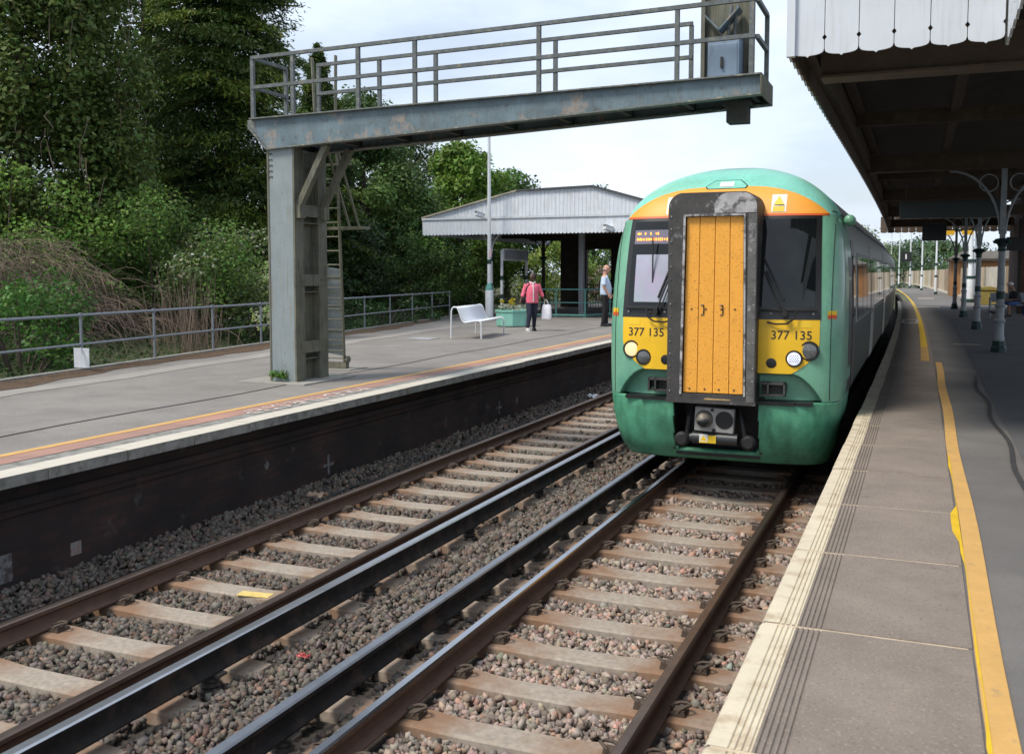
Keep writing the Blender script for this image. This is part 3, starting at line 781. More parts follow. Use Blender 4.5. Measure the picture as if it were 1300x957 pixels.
for k in range(8):
    p = A0 + ld*(.07+.045*k) + Vector((0, -.02, 0)); b.bar(p+Vector((-.2, 0, 0)), p+Vector((.2, 0, 0)), .03, .02)
b.bar(A0+Vector((-.25, .0, .02)), A0+Vector((.25, .0, .02)), .10, .10); b.lathe([(.06, .2), (.06, .28)], (A0.x, A0.y, A0.z+.12), 10, axis='x'); b.build('guard_ribs', m_moss_shade, lad)
b = MB(); b.box(-9.30, -8.50, 14.05, 14.3, 3.30, 3.345); b.build('rest_plank', m_lad, lad)
b = MB()
for x in (-8.82, -8.64): b.bar((x, 14.18, 3.34), (x, 13.40, 4.80), .03, .03, up=(0, 1, 0))
b.bar((-9.0, 13.72, 4.32), (-8.5, 13.72, 4.32), .05, .03); b.build('hanger_rod', m_lad, lad)
b = MB(); b.box(-9.62, -8.40, 12.2, 13.65, P-.05, P+.022); tag(b.build('concrete_pad', mat('pad_concrete', (.26, .25, .225), .9, noise=(5, .2), stain=((.16, .155, .14), 3, .5, .7, .6)), bevel=.01), kind='structure')
b = MB(); b.box(-9.8, -9.0, 14.4, 15.0, P-.05, P+.012); tag(b.build('concrete_pad', MATS['pad_concrete']), kind='structure')
# ================================================================ train
XT = -2.215
m_teal = mat('train_teal_paint', (.155, .375, .255), .38, coat=.3, noise=(2.5, .12), stain=((.045, .20, .15), 1.8, .5, .75, .6), streak=((.06, .13, .09), 6, .55, .75, .45, (6, 6, .6)))
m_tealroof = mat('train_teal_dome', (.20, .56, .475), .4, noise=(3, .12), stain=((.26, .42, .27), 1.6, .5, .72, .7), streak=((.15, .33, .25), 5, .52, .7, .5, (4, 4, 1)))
m_tealdirty = mat('train_teal_skirt', (.085, .31, .185), .45, noise=(5, .2), streak=((.022, .085, .05), 2.2, .45, .75, .7, (3, 3, .8)), stain=((.28, .36, .30), 5, .67, .76, .5), stain2=((.02, .06, .035), 2.4, .5, .75, .6))
m_darkteal = mat('train_dark_green', (.012, .095, .07), .3, coat=.3, noise=(3, .2))
m_tyel = mat('train_yellow', (.78, .47, .012), .45, noise=(4, .08), stain=((.52, .30, .02), 9, .6, .76, .5))
m_torange = mat('train_orange_yellow', (.80, .335, .045), .5, noise=(4, .08), stain=((.60, .27, .04), 3, .52, .75, .5))
m_tdoor = mat('train_door_orange', (.84, .385, .05), .5, noise=(5, .06), stain=((.30, .13, .02), 42, .57, .66, .85), stain2=((.55, .25, .02), 16, .55, .75, .5))
m_red = MATS['red_brown_paving']
m_redline = mat('train_red_line', (.62, .10, .02), .5)
m_gang = mat('gangway_rubber', (.045, .043, .042), .6, noise=(5, .4), stain=((.24, .24, .25), 6, .62, .70, .75), stain2=((.16, .155, .15), 24, .6, .7, .6), bump=(25, .25, .006))
m_gangm = mat('gangway_worn_metal', (.42, .41, .42), .55, .2, noise=(9, .3), stain=((.05, .05, .05), 7, .46, .58, .9), stain2=((.55, .53, .52), 12, .6, .7, .6))
m_blackp = mat('train_black_trim', (.013, .013, .014), .35, noise=(6, .3))
m_blackr = mat('black_rubber', (.012, .012, .013), .65)
m_glass = mat('train_windscreen', (.006, .008, .009), .04, spec=.42)
m_glass2 = mat('train_side_glass', (.012, .014, .016), .03, spec=.5)
m_twhite = mat('train_white_paint', (.31, .31, .295), .38, spec=.2, noise=(1.2, .06), streak=((.28, .25, .22), 3, .55, .78, .5, (3, 3, .5)))
m_tgrey = mat('train_lower_shaded', (.022, .036, .031), .4, spec=.2, noise=(1.5, .12), streak=((.08, .07, .06), 4, .5, .75, .6, (3, 3, .6)))  # lower flank colour includes the shade under the canopy
m_troof = mat('train_roof_grey', (.13, .13, .135), .7, noise=(2, .25))
m_tund = mat('train_underframe', (.016, .015, .014), .8, noise=(6, .4))
m_lampw = mat('headlamp_lit', (.45, .33, .2), .3, emit=(1, .70, .38), estr=.62)
m_lampd = mat('lamp_glass_dark', (.10, .105, .11), .08, spec=.8, noise=(30, .4))
m_lampl = mat('lamp_led', (.55, .58, .70), .2, emit=(.75, .78, 1), estr=.55)
m_led = mat('led_orange', (.5, .15, .01), .5, emit=(1, .25, .03), estr=3.0)
m_stickw = mat('sticker_white', (.66, .66, .64), .5)
m_sticky = mat('sticker_yellow', (.75, .50, .02), .5)
m_num = mat('number_black', (.02, .02, .022), .5)
m_steelp = mat('coupler_steel', (.33, .325, .31), .5, .3, noise=(9, .3), stain=((.14, .11, .08), 9, .58, .7, .7))

def interp(tb, z):
    if z <= tb[0][0]: return tb[0][1]
    for (a, fa), (b_, fb) in zip(tb, tb[1:]):
        if z <= b_: t = (z-a)/(b_-a); return fa + (fb-fa)*t
    return tb[-1][1]
def smooth_tab(tb):
    zs = [t[0] for t in tb]; vs = [t[1] for t in tb]; n = len(tb); out = []
    for i in range(n-1):
        p0 = tb[max(i-1, 0)]; p1 = tb[i]; p2 = tb[i+1]; p3 = tb[min(i+2, n-1)]
        for k in range(8):
            t = k/8; 
            d1 = (p2[1]-p0[1])/max(p2[0]-p0[0], 1e-6); d2 = (p3[1]-p1[1])/max(p3[0]-p1[0], 1e-6); h = p2[0]-p1[0]
            v = (2*t**3-3*t**2+1)*p1[1] + (t**3-2*t**2+t)*h*d1 + (-2*t**3+3*t**2)*p2[1] + (t**3-t**2)*h*d2
            out.append((p1[0]+h*t, v))
    out.append(tb[-1]); return out
def ZU(z): return z if z < 3.26 else 3.26 + (z-3.26)*1.14     # height of the roof dome
W_T = smooth_tab([(ZU(z_), v_) for z_, v_ in [(.30, 1.22), (.5, 1.29), (.8, 1.35), (1.1, 1.385), (1.5, 1.40), (2.2, 1.40), (2.8, 1.375), (3.15, 1.315), (3.35, 1.225), (3.50, 1.10), (3.63, .92), (3.72, .74), (3.79, .53), (3.83, .33), (3.85, .03)]])
YF_T = smooth_tab([(ZU(z_), v_) for z_, v_ in [(.30, 11.88), (.5, 11.68), (.8, 11.58), (1.1, 11.56), (1.5, 11.56), (2.0, 11.58), (2.6, 11.68), (3.2, 11.83), (3.4, 11.93), (3.55, 12.08), (3.68, 12.30), (3.78, 12.6), (3.83, 12.85), (3.85, 13.05)]])
NN, DD = 4.6, .80
def nose(u, z):
    w_ = interp(W_T, z); r = min(abs(u)/w_, .9999)
    return interp(YF_T, z) + DD*(1-(1-r**NN)**(1/NN))
def in_recess(u, z):
    a = abs(u)
    if not (.44 < a < 1.2 and 1.10 < z < 1.46): return 0
    # arch shape: full height inboard, rounding down outboard, with a softened lip
    top = 1.42 if a < .80 else 1.42 - .29*((a-.80)/.37)**2.2
    t = min(1, max(0, (top + .012 - z)/.03)); return t*t*(3-2*t)
tr = empty('train_carriage', (XT, 12.0, 0), 'leading carriage of the green and yellow electric train with a flat orange gangway door', 'train carriage', 'carriages of the train')
YC = 13.3
def nose_grid(z0, z1, nz, ucut=None, setback=True, y_end=YC):
    b = MB(); nt_ = 90
    zs = [z0 + (z1-z0)*k/nz for k in range(nz+1)]
    rows = []
    for z in zs:
        w_ = interp(W_T, z); yf = interp(YF_T, z); row = []
        pts = [(w_, max(y_end, yf+DD+.01))]
        for k in range(nt_+1):
            a = PI*k/nt_; cx = math.cos(a)
            u = w_*math.copysign(abs(cx)**(2/NN), cx) if abs(cx) > 1e-9 else 0
            # even spacing over the flat front
            pts.append((u, yf + DD*(1-max(0, 1-(abs(u)/w_)**NN)**(1/NN))))
        pts.append((-w_, max(y_end, yf+DD+.01)))
        for u, y in pts:
            if setback: y += .16*in_recess(u, z)
            row.append((u+XT, y, z))
        rows.append(row)
    n = len(rows[0])
    for row in rows: b.v += row
    for i in range(nz):
        for j in range(n-1):
            a = i*n+j
            if ucut:
                q = [b.v[k] for k in (a, a+1, a+n+1, a+n)]
                uc = sum(p[0] for p in q)/4-XT; zc = sum(p[2] for p in q)/4; yc = sum(p[1] for p in q)/4
                if ucut(uc, zc) and yc < 12.1: continue
            b.f.append([a, a+1, a+n+1, a+n]); b.mi.append(0)
    return b
# the plan needs many columns over the flat front: resample by u instead
def nose_grid_u(z0, z1, nz, cut=None, setback=True, y_end=YC):
    b = MB()
    us = [k/40 for k in range(-40, 41)]
    fine = [math.sin(t*PI/2)*.0 + t for t in us]
    ang_ = [1, .9995, .998, .994, .985, .97, .95, .925, .895]
    inner = [.88 - .88*2*k/170 for k in range(171)]
    fr = ang_ + inner + [-a for a in reversed(ang_)]
    rows = []
    for k in range(nz+1):
        z = z0 + (z1-z0)*k/nz; w_ = interp(W_T, z); yf = interp(YF_T, z)
        row = [(XT+w_, max(y_end, yf+DD+.02), z)]
        for f_ in fr:
            u = f_*w_; y = yf + DD*(1-max(0, 1-abs(f_)**NN)**(1/NN))
            if setback: y += .16*in_recess(u, z)
            row.append((XT+u, y, z))
        row.append((XT-w_, max(y_end, yf+DD+.02), z)); rows.append(row)
    n = len(rows[0])
    for row in rows: b.v += row
    for i in range(nz):
        for j in range(n-1):
            a = i*n+j
            q = [b.v[t] for t in (a, a+1, a+n+1, a+n)]
            uc = sum(p[0] for p in q)/4-XT; zc = sum(p[2] for p in q)/4; yc = sum(p[1] for p in q)/4
            if cut and yc < 12.0 and cut(uc, zc): continue
            b.f.append([a, a+1, a+n+1, a+n]); b.mi.append(0)
    return b
cab = nose_grid_u(1.105, ZU(3.26), 190).build('cab_shell', m_teal, tr, smooth='all')
dome = nose_grid_u(ZU(3.26), ZU(3.849), 40, setback=False)
# close the dome's ridge
dome.build('cab_roof_dome', m_tealroof, tr, smooth='all')
skirt_cut = lambda u, z: (abs(u+.0) < .50 and z > .47) or (abs(u) < .46 and .44 < z <= .47)
sk = nose_grid_u(.32, 1.095, 40, cut=skirt_cut, setback=False)
so_ = sk.build('front_skirt', m_tealdirty, tr, smooth='all'); md = so_.modifiers.new('thick', 'SOLIDIFY'); md.thickness = .05; md.offset = -1
for s in (-1, 1):
    x0, x1 = sorted((XT+s*.47, XT+s*1.1)); b = MB()
    b.box(x0, x1, 11.58, 11.95, 1.06, 1.098)
    x0, x1 = sorted((XT+s*.45, XT+s*.9)); b.box(x0, x1, 11.545, 11.60, 1.058, 1.099)
    b.build('buffer_ledge', m_blackp, tr)
b = MB(); b.box(XT-.52, XT+.52, 12.25, 12.3, .35, 1.12); b.box(XT-.53, XT-.50, 11.70, 12.25, .45, 1.1); b.box(XT+.50, XT+.53, 11.70, 12.25, .45, 1.1); b.box(XT-.5, XT+.5, 11.75, 12.25, .38, .42); b.box(XT-.55, XT+.55, 11.72, 12.25, 1.10, 1.13); b.build('coupler_pocket', m_blackp, tr)
b = MB(); b.box(XT-1.25, XT+1.25, 12.1, 13.3, .98, 1.14); b.build('cab_floor', m_tund, tr)

def patch(name, rows, m, off=.008, nu=14, parent=None, skirt=True):
    """a panel lying on the nose: rows of (z, u left, u right)"""
    b = MB()
    for z, a, c in rows:
        for k in range(nu+1):
            u = a + (c-a)*k/nu; b.v.append((XT+u, nose(u, z)-off, z))
    n = nu+1
    for i in range(len(rows)-1):
        for k in range(nu): q = i*n+k; b.f.append([q, q+1, q+n+1, q+n]); b.mi.append(0)
    # returns at the edges so that the panel has a thickness
    per = [k for k in range(n)] + [i*n+nu for i in range(1, len(rows))] + [(len(rows)-1)*n+k for k in range(nu-1, -1, -1)] + [i*n for i in range(len(rows)-2, 0, -1)]
    o = len(b.v)
    for i in per: x, y, z = b.v[i]; b.v.append((x, y+off+.004, z))
    m_ = len(per)
    for i in range(m_): b.f.append([per[i], per[(i+1) % m_], o+(i+1) % m_, o+i]); b.mi.append(0)
    return b.build(name, m, parent or tr, smooth=50)
def zz(a, c, n): return [a + (c-a)*k/n for k in range(n+1)]
def wout(z): return 1.165 - .03*(z-2.05)         # outer edge of the windscreens
# orange crescent above the windscreens
def cres(z):
    # half-width of the band at height z
    t = (z-3.268)/(3.625-3.268); return 1.205*max(0.02, (1-t)**.33)
patch('orange_band', [(z, -cres(z), cres(z)) for z in zz(3.268, 3.623, 20)], m_torange, .006, 40)
patch('red_line', [(z, -1.20, 1.20) for z in zz(3.243, 3.268, 2)], m_redline, .008, 40)
for s in (-1, 1):
    lo = lambda z: .47; hi = wout
    def rw(z, f): a, c = .47, f(z); return (z, a, c) if s > 0 else (z, -c, -a)
    fr = patch('window_surround', [rw(z, lambda q: wout(q)+.0) for z in zz(2.045, 3.243, 12)], m_blackp, .010)
    wi = patch('windscreen', [rw(z, lambda q: wout(q)-.06) for z in zz(2.19, 3.205, 12)], m_glass, .014)
    # ledge below the glass
    b = MB()
    for k in range(12):
        u0 = .48 + (1.12-.48)*k/12; u1 = .48 + (1.12-.48)*(k+1)/12
        for z_, h in ((2.155, .012),):
            b.bar((XT+s*u0, nose(u0, z_)-.03, z_), (XT+s*u1, nose(u1, z_)-.03, z_), .05, .02)
    b.build('wiper_ledge', m_blackr, fr)
    b = MB()
    for u in (.62, .80, 1.08): b.lathe([(.016, -(nose(u, 2.12)-.015)), (.016, -(nose(u, 2.12)-.03))], (XT+s*u, 0, 2.115), 8, axis='-y')
    b.build('bolts', m_gangm, fr)
    # yellow panel with rounded lower outer corner
    def yo(z):
        top = 1.155
        if z > 1.80: return top
        t = (1.80-z)/(1.80-1.425); return top - .30*t**2.2
    patch('yellow_panel', [rw(z, yo) for z in zz(1.425, 2.045, 16)], m_tyel, .007)
    n_ = patch('yellow_notice', [rw(z, lambda q: .0) if 0 else ((z, .93, 1.07) if s > 0 else (z, -1.07, -.93)) for z in zz(1.955, 2.02, 1)], m_sticky, .010, 4)
    # wiper
    wp = MB()
    piv = Vector((XT+s*.78, nose(.78, 2.10)-.07, 2.115)) if s > 0 else Vector((XT-.72, nose(.72, 2.10)-.07, 2.115))
    wp.lathe([(.035, -piv.y-.03), (.035, -piv.y+.05)], (piv.x, 0, piv.z), 10, axis='-y')
    tip = Vector((XT+s*.50, nose(.5, 2.75)-.07, 2.72)); mid = piv.lerp(tip, .55)
    wp.tube([piv, mid + Vector((0, -.02, 0)), piv.lerp(tip, .8)], .012, 6); wp.tube([piv+Vector((s*-.05, 0, .02)), piv.lerp(tip, .8)+Vector((-.03*s, .0, .0))], .008, 6)
    if s < 0: wp.tube([piv.lerp(tip, .28)+Vector((-.05, .035, 0)), piv.lerp(tip, 1.04)+Vector((-.05, .03, 0))], .013, 6)
    else: wp.tube([piv.lerp(tip, .25)+Vector((.05, .035, 0)), piv.lerp(tip, 1.05)+Vector((.03, .03, 0))], .013, 6)
    # hose loop below
    wp.tube([piv + Vector((s*.12, .02, .03)), piv + Vector((s*.10, 0, -.06)), piv + Vector((s*.02, -.0, -.115)), piv + Vector((-s*.10, 0, -.12)), piv + Vector((-s*.2, .02, -.10))], .010, 6)
    wp.build('wiper', m_blackr, tr, smooth=40)
    # unit number
    mt = Matrix.Translation((XT+s*.85, nose(.8, 1.88)-.0105, 1.865)) @ Matrix.Rotation(PI/2, 4, 'X')
    nm_ = text_mesh('unit_number', '377 135', .14, m_num, tr, mt, depth=.002, spacing=1.0)
    for v in nm_.data.vertices: v.co.y += nose(v.co.x, v.co.z) - nose(.8, 1.88)   # wrapped on to the curved panel
# panel seams, thin raised rubber strips following the shell
for s in (-1, 1):
    b = MB(); b.tube([(XT+s*u, nose(u, z)-.001, z) for u, z in [(1.27, 1.12+.1*k) for k in range(22)]], .005, 5); b.build('panel_seam', m_blackr, tr)
b = MB(); b.tube([(XT+u, nose(u, 3.30)-.001, 3.30) for u in [1.22+.01*k for k in range(5)]], .005, 5); b.build('panel_seam', m_blackr, tr)
# lamps
def lamp(u, z, r, m, tilt=0, name='headlamp'):
    y = nose(u, z)
    b = MB(); b.lathe([(r*1.25, -y-.02), (r*1.25, -y+.010), (r*1.16, -y+.022), (r*1.0, -y+.022), (r*.98, -y+.008)], (XT+u, 0, z), 24, axis='-y')
    bz = b.build(name, m_blackp, tr, smooth=35)
    b = MB(); b.lathe([(r*.98, -y+.004), (r*.95, -y+.016), (r*.7, -y+.024), (.001, -y+.028)], (XT+u, 0, z), 24, axis='-y'); b.build('lens', m, bz, smooth=40)
    if m is m_lampl:
        b = MB()
        for i in range(-3, 4):
            for j in range(-3, 4):
                if (i+.5*(j % 2))**2+j*j < 9: b.lathe([(.006, -y+.024), (.006, -y+.032)], (XT+u+(i+.5*(j % 2))*.021, 0, z+j*.019), 6, axis='-y')
        b.build('led_cells', m_lampd, bz)
    return bz
lamp(-1.03, 1.655, .088, m_lampw); lamp(-.875, 1.565, .078, m_lampd, name='marker_lamp')
lamp(1.045, 1.69, .092, m_lampd); lamp(.885, 1.60, .078, m_lampl, name='marker_lamp')
for u in (-.60, .635):
    y = nose(u, 1.54); b = MB(); b.lathe([(.058, -y-.01), (.058, -y+.012), (.04, -y+.016), (.001, -y+.014)], (XT+u, 0, 1.545), 18, axis='-y'); b.build('socket_cover', m_blackp, tr, smooth=35)
b = MB(); y = nose(-.53, 1.5); b.box(XT-.56, XT-.49, y-.011, y+.01, 1.43, 1.58); b.build('black_tab', m_blackp, tr)
# warning stickers at the top
for u in (-.60, .645):
    patch('warning_sticker', [(z, u-.085, u+.085) for z in zz(3.285, 3.50, 3)], m_stickw, .010, 4)
    y = nose(u, 3.42)-.0135
    b = MB(); k = .07
    ya, yb = nose(u, 3.36)-.014, nose(u, 3.47)-.014
    b.add([(XT+u-.06, ya, 3.375), (XT+u+.06, ya, 3.375), (XT+u, yb, 3.485), (XT+u-.06, ya-.002, 3.375), (XT+u+.06, ya-.002, 3.375), (XT+u, yb-.002, 3.485)], [(0, 1, 2), (5, 4, 3), (0, 1, 4, 3), (1, 2, 5, 4), (2, 0, 3, 5)]); b.build('warning_triangle', m_sticky, tr)
    patch('sticker_band', [(z, u-.065, u+.065) for z in zz(3.293, 3.355, 1)], m_sticky, .013, 3)
# dome light panel
def domep(nm, pts, m, off):
    b = MB(); b.poly([(XT+u, nose(u, z)-off, z) for u, z in pts]); n = len(pts)
    o = len(b.v); b.v += [(XT+u, nose(u, z)+.02, z) for u, z in pts]
    for i in range(n): b.f.append([i, (i+1) % n, o+(i+1) % n, o+i]); b.mi.append(0)
    return b.build(nm, m, tr)
domep('roof_light_rim', [(u_, z_+.055) for u_, z_ in [(-.235, 3.535), (.235, 3.535), (.255, 3.57), (.155, 3.655), (-.155, 3.655), (-.255, 3.57)]], m_blackp, .010)
domep('roof_light_panel', [(u_, z_+.055) for u_, z_ in [(-.222, 3.542), (.222, 3.542), (.24, 3.571), (.148, 3.648), (-.148, 3.648), (-.24, 3.571)]], m_tealroof, .018)
domep('roof_light', [(u_, z_+.055) for u_, z_ in [(-.085, 3.565), (.085, 3.565), (.085, 3.628), (-.085, 3.628)]], mat('roof_lamp', (.75, .75, .74), .3, noise=(40, .2)), .024)
# red and yellow tags on the corners
for s in (-1, 1):
    b = MB()
    for q, m_, nm in ((2.10, m_sticky, 'corner_tag'), (2.055, m_redline, 'corner_tag')):
        b = MB(); ua, ub = (1.235, 1.325)
        b.add([(XT+s*ua, nose(ua, q)-.008, q), (XT+s*ub, nose(ub, q)-.008, q), (XT+s*ub, nose(ub, q)-.008, q+.045), (XT+s*ua, nose(ua, q)-.008, q+.045), (XT+s*ua, nose(ua, q)+.004, q), (XT+s*ub, nose(ub, q)+.004, q), (XT+s*ub, nose(ub, q)+.004, q+.045), (XT+s*ua, nose(ua, q)+.004, q+.045)], [(0, 1, 2, 3), (7, 6, 5, 4), (0, 1, 5, 4), (1, 2, 6, 5), (2, 3, 7, 6), (3, 0, 4, 7)]); b.build(nm, m_, tr)
# destination display and blind behind the left windscreen
dd = patch('destination_display', [(z, -1.06, -.50) for z in zz(2.93, 3.10, 2)], mat('display_grey', (.16, .15, .20), .15), .0165, 8)
def leds(z, spans, h):
    b = MB()
    for a, c in spans:
        u = a
        while u < c:
            y = nose(u, z)-.019
            hh = h*random.choice((.6, 1, 1, .8)); b.box(XT+u, XT+u+.013, y-.003, y+.001, z-hh/2, z+hh/2); u += random.choice((.019, .024, .03))
    b.build('led_lettering', m_led, dd)
leds(3.055, [(-1.03, -.99), (-.93, -.915), (-.86, -.845), (-.79, -.76)], .03); leds(2.985, [(-1.03, -.94), (-.91, -.62)], .034)
patch('cab_blind', [(z, -1.02, -.52) for z in zz(2.23, 2.80, 6)], mat('cab_blind', (.34, .36, .44), .06, spec=.8, noise=(1.6, .25), stain=((.40, .30, .46), 1.3, .45, .65, .8), stain2=((.24, .40, .36), 1.1, .5, .7, .7)), .0165, 10)
b = MB(); b.box(XT-.80, XT-.785, nose(.79, 2.5)-.024, nose(.79, 2.5)-.01, 2.25, 3.0); b.build('blind_rod', m_blackr, tr)
# gangway
GY = 11.36
gw = MB(); 
def rrect(x0, x1, z0, z1, r, n=8):
    pts = [(x0, z0), (x1, z0)]
    for k in range(n+1): a = PI/2*k/n; pts.append((x1-r+r*math.cos(a), z1-r+r*math.sin(a)))
    for k in range(n+1): a = PI/2+PI/2*k/n; pts.append((x0+r+r*math.cos(a), z1-r+r*math.sin(a)))
    return pts
out = rrect(XT-.535, XT+.485, 1.085, 3.50, .17); inn = [(XT-.365, 1.175), (XT+.365, 1.175)]
inn_t = [(XT+.335, 3.235)]*9 + [(XT-.335, 3.235)]*9
inn = [(XT-.36, 1.175), (XT+.355, 1.175)] + [(XT+.335-.0*k, 3.235) for k in range(9)] + [(XT-.335, 3.235) for k in range(9)]
n = len(out)
fr = MB()
fr.v = [(x, GY, z) for x, z in out] + [(x, GY, z) for x, z in inn] + [(x, 11.95, z) for x, z in out] + [(x, GY+.10, z) for x, z in inn]
for i in range(n):
    j = (i+1) % n
    fr.f += [[i, j, n+j, n+i], [i, 2*n+i, 2*n+j, j], [n+i, n+j, 3*n+j, 3*n+i]]; fr.mi += [0, 0, 0]
fo = fr.build('gangway_frame', m_gang, tr, fix=True, bevel=.012)
# worn bare metal patches: a plate at the top right, down the right jamb and round the door
b = MB(); b.prism(rrect(XT+.0, XT+.475, 3.26, 3.488, .16), GY-.006, GY+.004, 'y'); b.build('worn_plate', m_gangm, fo)
b = MB(); b.prism([(XT+.385, 1.10), (XT+.475, 1.10), (XT+.475, 3.25), (XT+.385, 3.25)], GY-.005, GY+.004, 'y'); b.build('worn_jamb', mat('gangway_worn_jamb', (.13, .128, .125), .55, .2, noise=(7, .35), stain=((.42, .41, .42), 3, .57, .64, .85), stain2=((.05, .05, .05), 5, .5, .7, .8)), fo)
b = MB()
b.bar((XT-.372, GY-.004, 1.165), (XT-.342, GY-.004, 3.25), .025, .02, up=(0, 1, 0)); b.bar((XT+.367, GY-.004, 1.165), (XT+.342, GY-.004, 3.25), .02, .02, up=(0, 1, 0)); b.bar((XT-.35, GY-.005, 3.24), (XT+.35, GY-.005, 3.24), .02, .025)
b.build('door_seal', m_gangm, fo)
b = MB(); b.box(XT-.545, XT+.495, GY-.012, GY+.03, 1.065, 1.105); b.build('gangway_sill', m_gang, fo)
b = MB()
for k in range(15):
    z = 1.2 + k*.145
    for x in (XT-.50, XT+.455): b.lathe([(.009, -(GY-.004)), (.007, -(GY-.012))], (x, 0, z), 6, axis='-y')
b.build('bolts', m_gangm, fo)
b = MB(); b.prism([(XT-.10, 1.11), (XT+.2, 1.112), (XT+.22, 1.125), (XT-.08, 1.13)], GY-.004, GY+.004, 'y'); b.build('scrape', mat('scrape_tan', (.40, .27, .12), .7, noise=(20, .3)), fo)
# folding orange door, four boards
xs0 = [-.352, -.185, -.005, .183, .347]; xs1 = [-.327, -.172, .005, .172, .327]
for k in range(4):
    b = MB(); g_ = .003
    a0, c0, a1, c1 = xs0[k]+g_, xs0[k+1]-g_, xs1[k]+g_, xs1[k+1]-g_
    b.prism([(XT+a0, 1.185), (XT+c0, 1.185), (XT+c1, 3.225), (XT+a1, 3.225)], GY+.035, GY+.07, 'y'); dp = b.build('door_board', m_tdoor, tr, bevel=.004)
    if k in (1, 2):
        b = MB(); x = XT + (-.12 if k == 1 else .10)
        b.tube([(x-.035, GY+.03, 2.21), (x, GY+.026, 2.21), (x+.005, GY+.026, 2.15), (x, GY+.026, 2.10), (x-.03, GY+.03, 2.095)], .006, 6); b.build('latch', m_blackp, dp)
    b = MB()
    for q in ((1.23,), (2.16,)):
        for z in q: b.lathe([(.013, -(GY+.036)), (.011, -(GY+.029))], (XT+(a0+c0)/2+random.uniform(-.03, .03), 0, z), 8, axis='-y')
    b.build('bolts', mat('rust_bolt', (.12, .06, .03), .8), dp)
b = MB(); b.box(XT-.37, XT+.37, GY+.072, GY+.12, 1.17, 3.24); b.build('door_backing', m_blackp, tr)
# footstep brackets each side
for s in (-1, 1):
    b = MB()
    x0, x1 = sorted((XT+s*.52, XT+s*.80))
    b.box(x0, x1, 11.50, 11.62, 1.30, 1.325); b.box(x0, x1, 11.50, 11.62, 1.17, 1.19); b.box(x1-.02 if s > 0 else x0, x1 if s > 0 else x0+.02, 11.5, 11.62, 1.17, 1.325); b.box(x0+.08, x0+.10, 11.5, 11.62, 1.17, 1.325); b.box(x0, x1, 11.62, 11.72, 1.2, 1.3)
    b.build('step_bracket', m_gang, tr)
# coupler
cp = MB(); cp.prism([(XT-.235, .72), (XT+.225, .70), (XT+.235, .99), (XT-.225, 1.01)], 11.50, 11.60, 'y'); cpo = cp.build('coupler_head', m_steelp, tr, bevel=.012)
b = MB(); b.lathe([(.105, -11.50), (.10, -11.48), (.085, -11.43), (.055, -11.38), (.02, -11.36)], (XT-.115, 0, .865), 20, axis='-y'); b.build('coupler_cone', mat('coupler_cone_rust', (.20, .18, .15), .55, .4, noise=(12, .4), stain=((.05, .04, .035), 10, .5, .62, .8)), cpo, smooth=40)
b = MB(); b.lathe([(.06, -11.42), (.055, -11.375), (.02, -11.353)], (XT-.108, 0, .845), 14, axis='-y'); b.build('coupler_pin', m_blackp, cpo, smooth=40)
b = MB(); b.lathe([(.105, -11.51), (.105, -11.494)], (XT+.12, 0, .86), 20, axis='-y'); b.lathe([(.03, -11.494), (.03, -11.48)], (XT-.115+.01, 0, .83), 10, axis='-y'); b.lathe([(.02, -11.5), (.02, -11.48)], (XT-.02, 0, .975), 8, axis='-y'); b.lathe([(.022, -11.5), (.022, -11.48)], (XT+.0, 0, .735), 8, axis='-y'); b.build('coupler_socket', m_blackp, cpo)
b = MB(); b.tube([(XT-.26, 11.55, .635), (XT+.27, 11.55, .63)], .072, 16); b.tube([(XT-.29, 11.55, .635), (XT-.26, 11.55, .635)], .05, 12); b.build('electric_coupler_drum', mat('drum_black', (.03, .034, .038), .35), tr, smooth=40)
b = MB(); b.box(XT-.165, XT-.065, 11.468, 11.481, .585, .685); lb = b.build('drum_label', m_stickw, tr)
b = MB(); b.box(XT-.062, XT+.03, 11.468, 11.481, .585, .675); b.box(XT-.165, XT-.065, 11.464, 11.4675, .585, .60); b.add([(XT-.155, 11.4665, .61), (XT-.075, 11.4665, .61), (XT-.115, 11.4665, .675)], [(0, 1, 2)]); b.build('drum_label', m_sticky, tr)
for sg_, pts in ((-1, [(XT-.27, 11.75, .98), (XT-.31, 11.58, .86), (XT-.33, 11.56, .70), (XT-.29, 11.6, .58)]), (1, [(XT+.26, 11.7, .95), (XT+.32, 11.58, .80), (XT+.35, 11.57, .66), (XT+.30, 11.6, .58)])):
    b = MB(); b.tube(pts, .028, 8); b.build('air_hose', m_blackr, tr, smooth=40)
    b = MB(); b.lathe([(.09, -11.6), (.09, -11.55), (.06, -11.52)], (XT+sg_*.39, 0, .60), 14, axis='-y'); b.build('hose_end', m_blackr, tr, smooth=40)

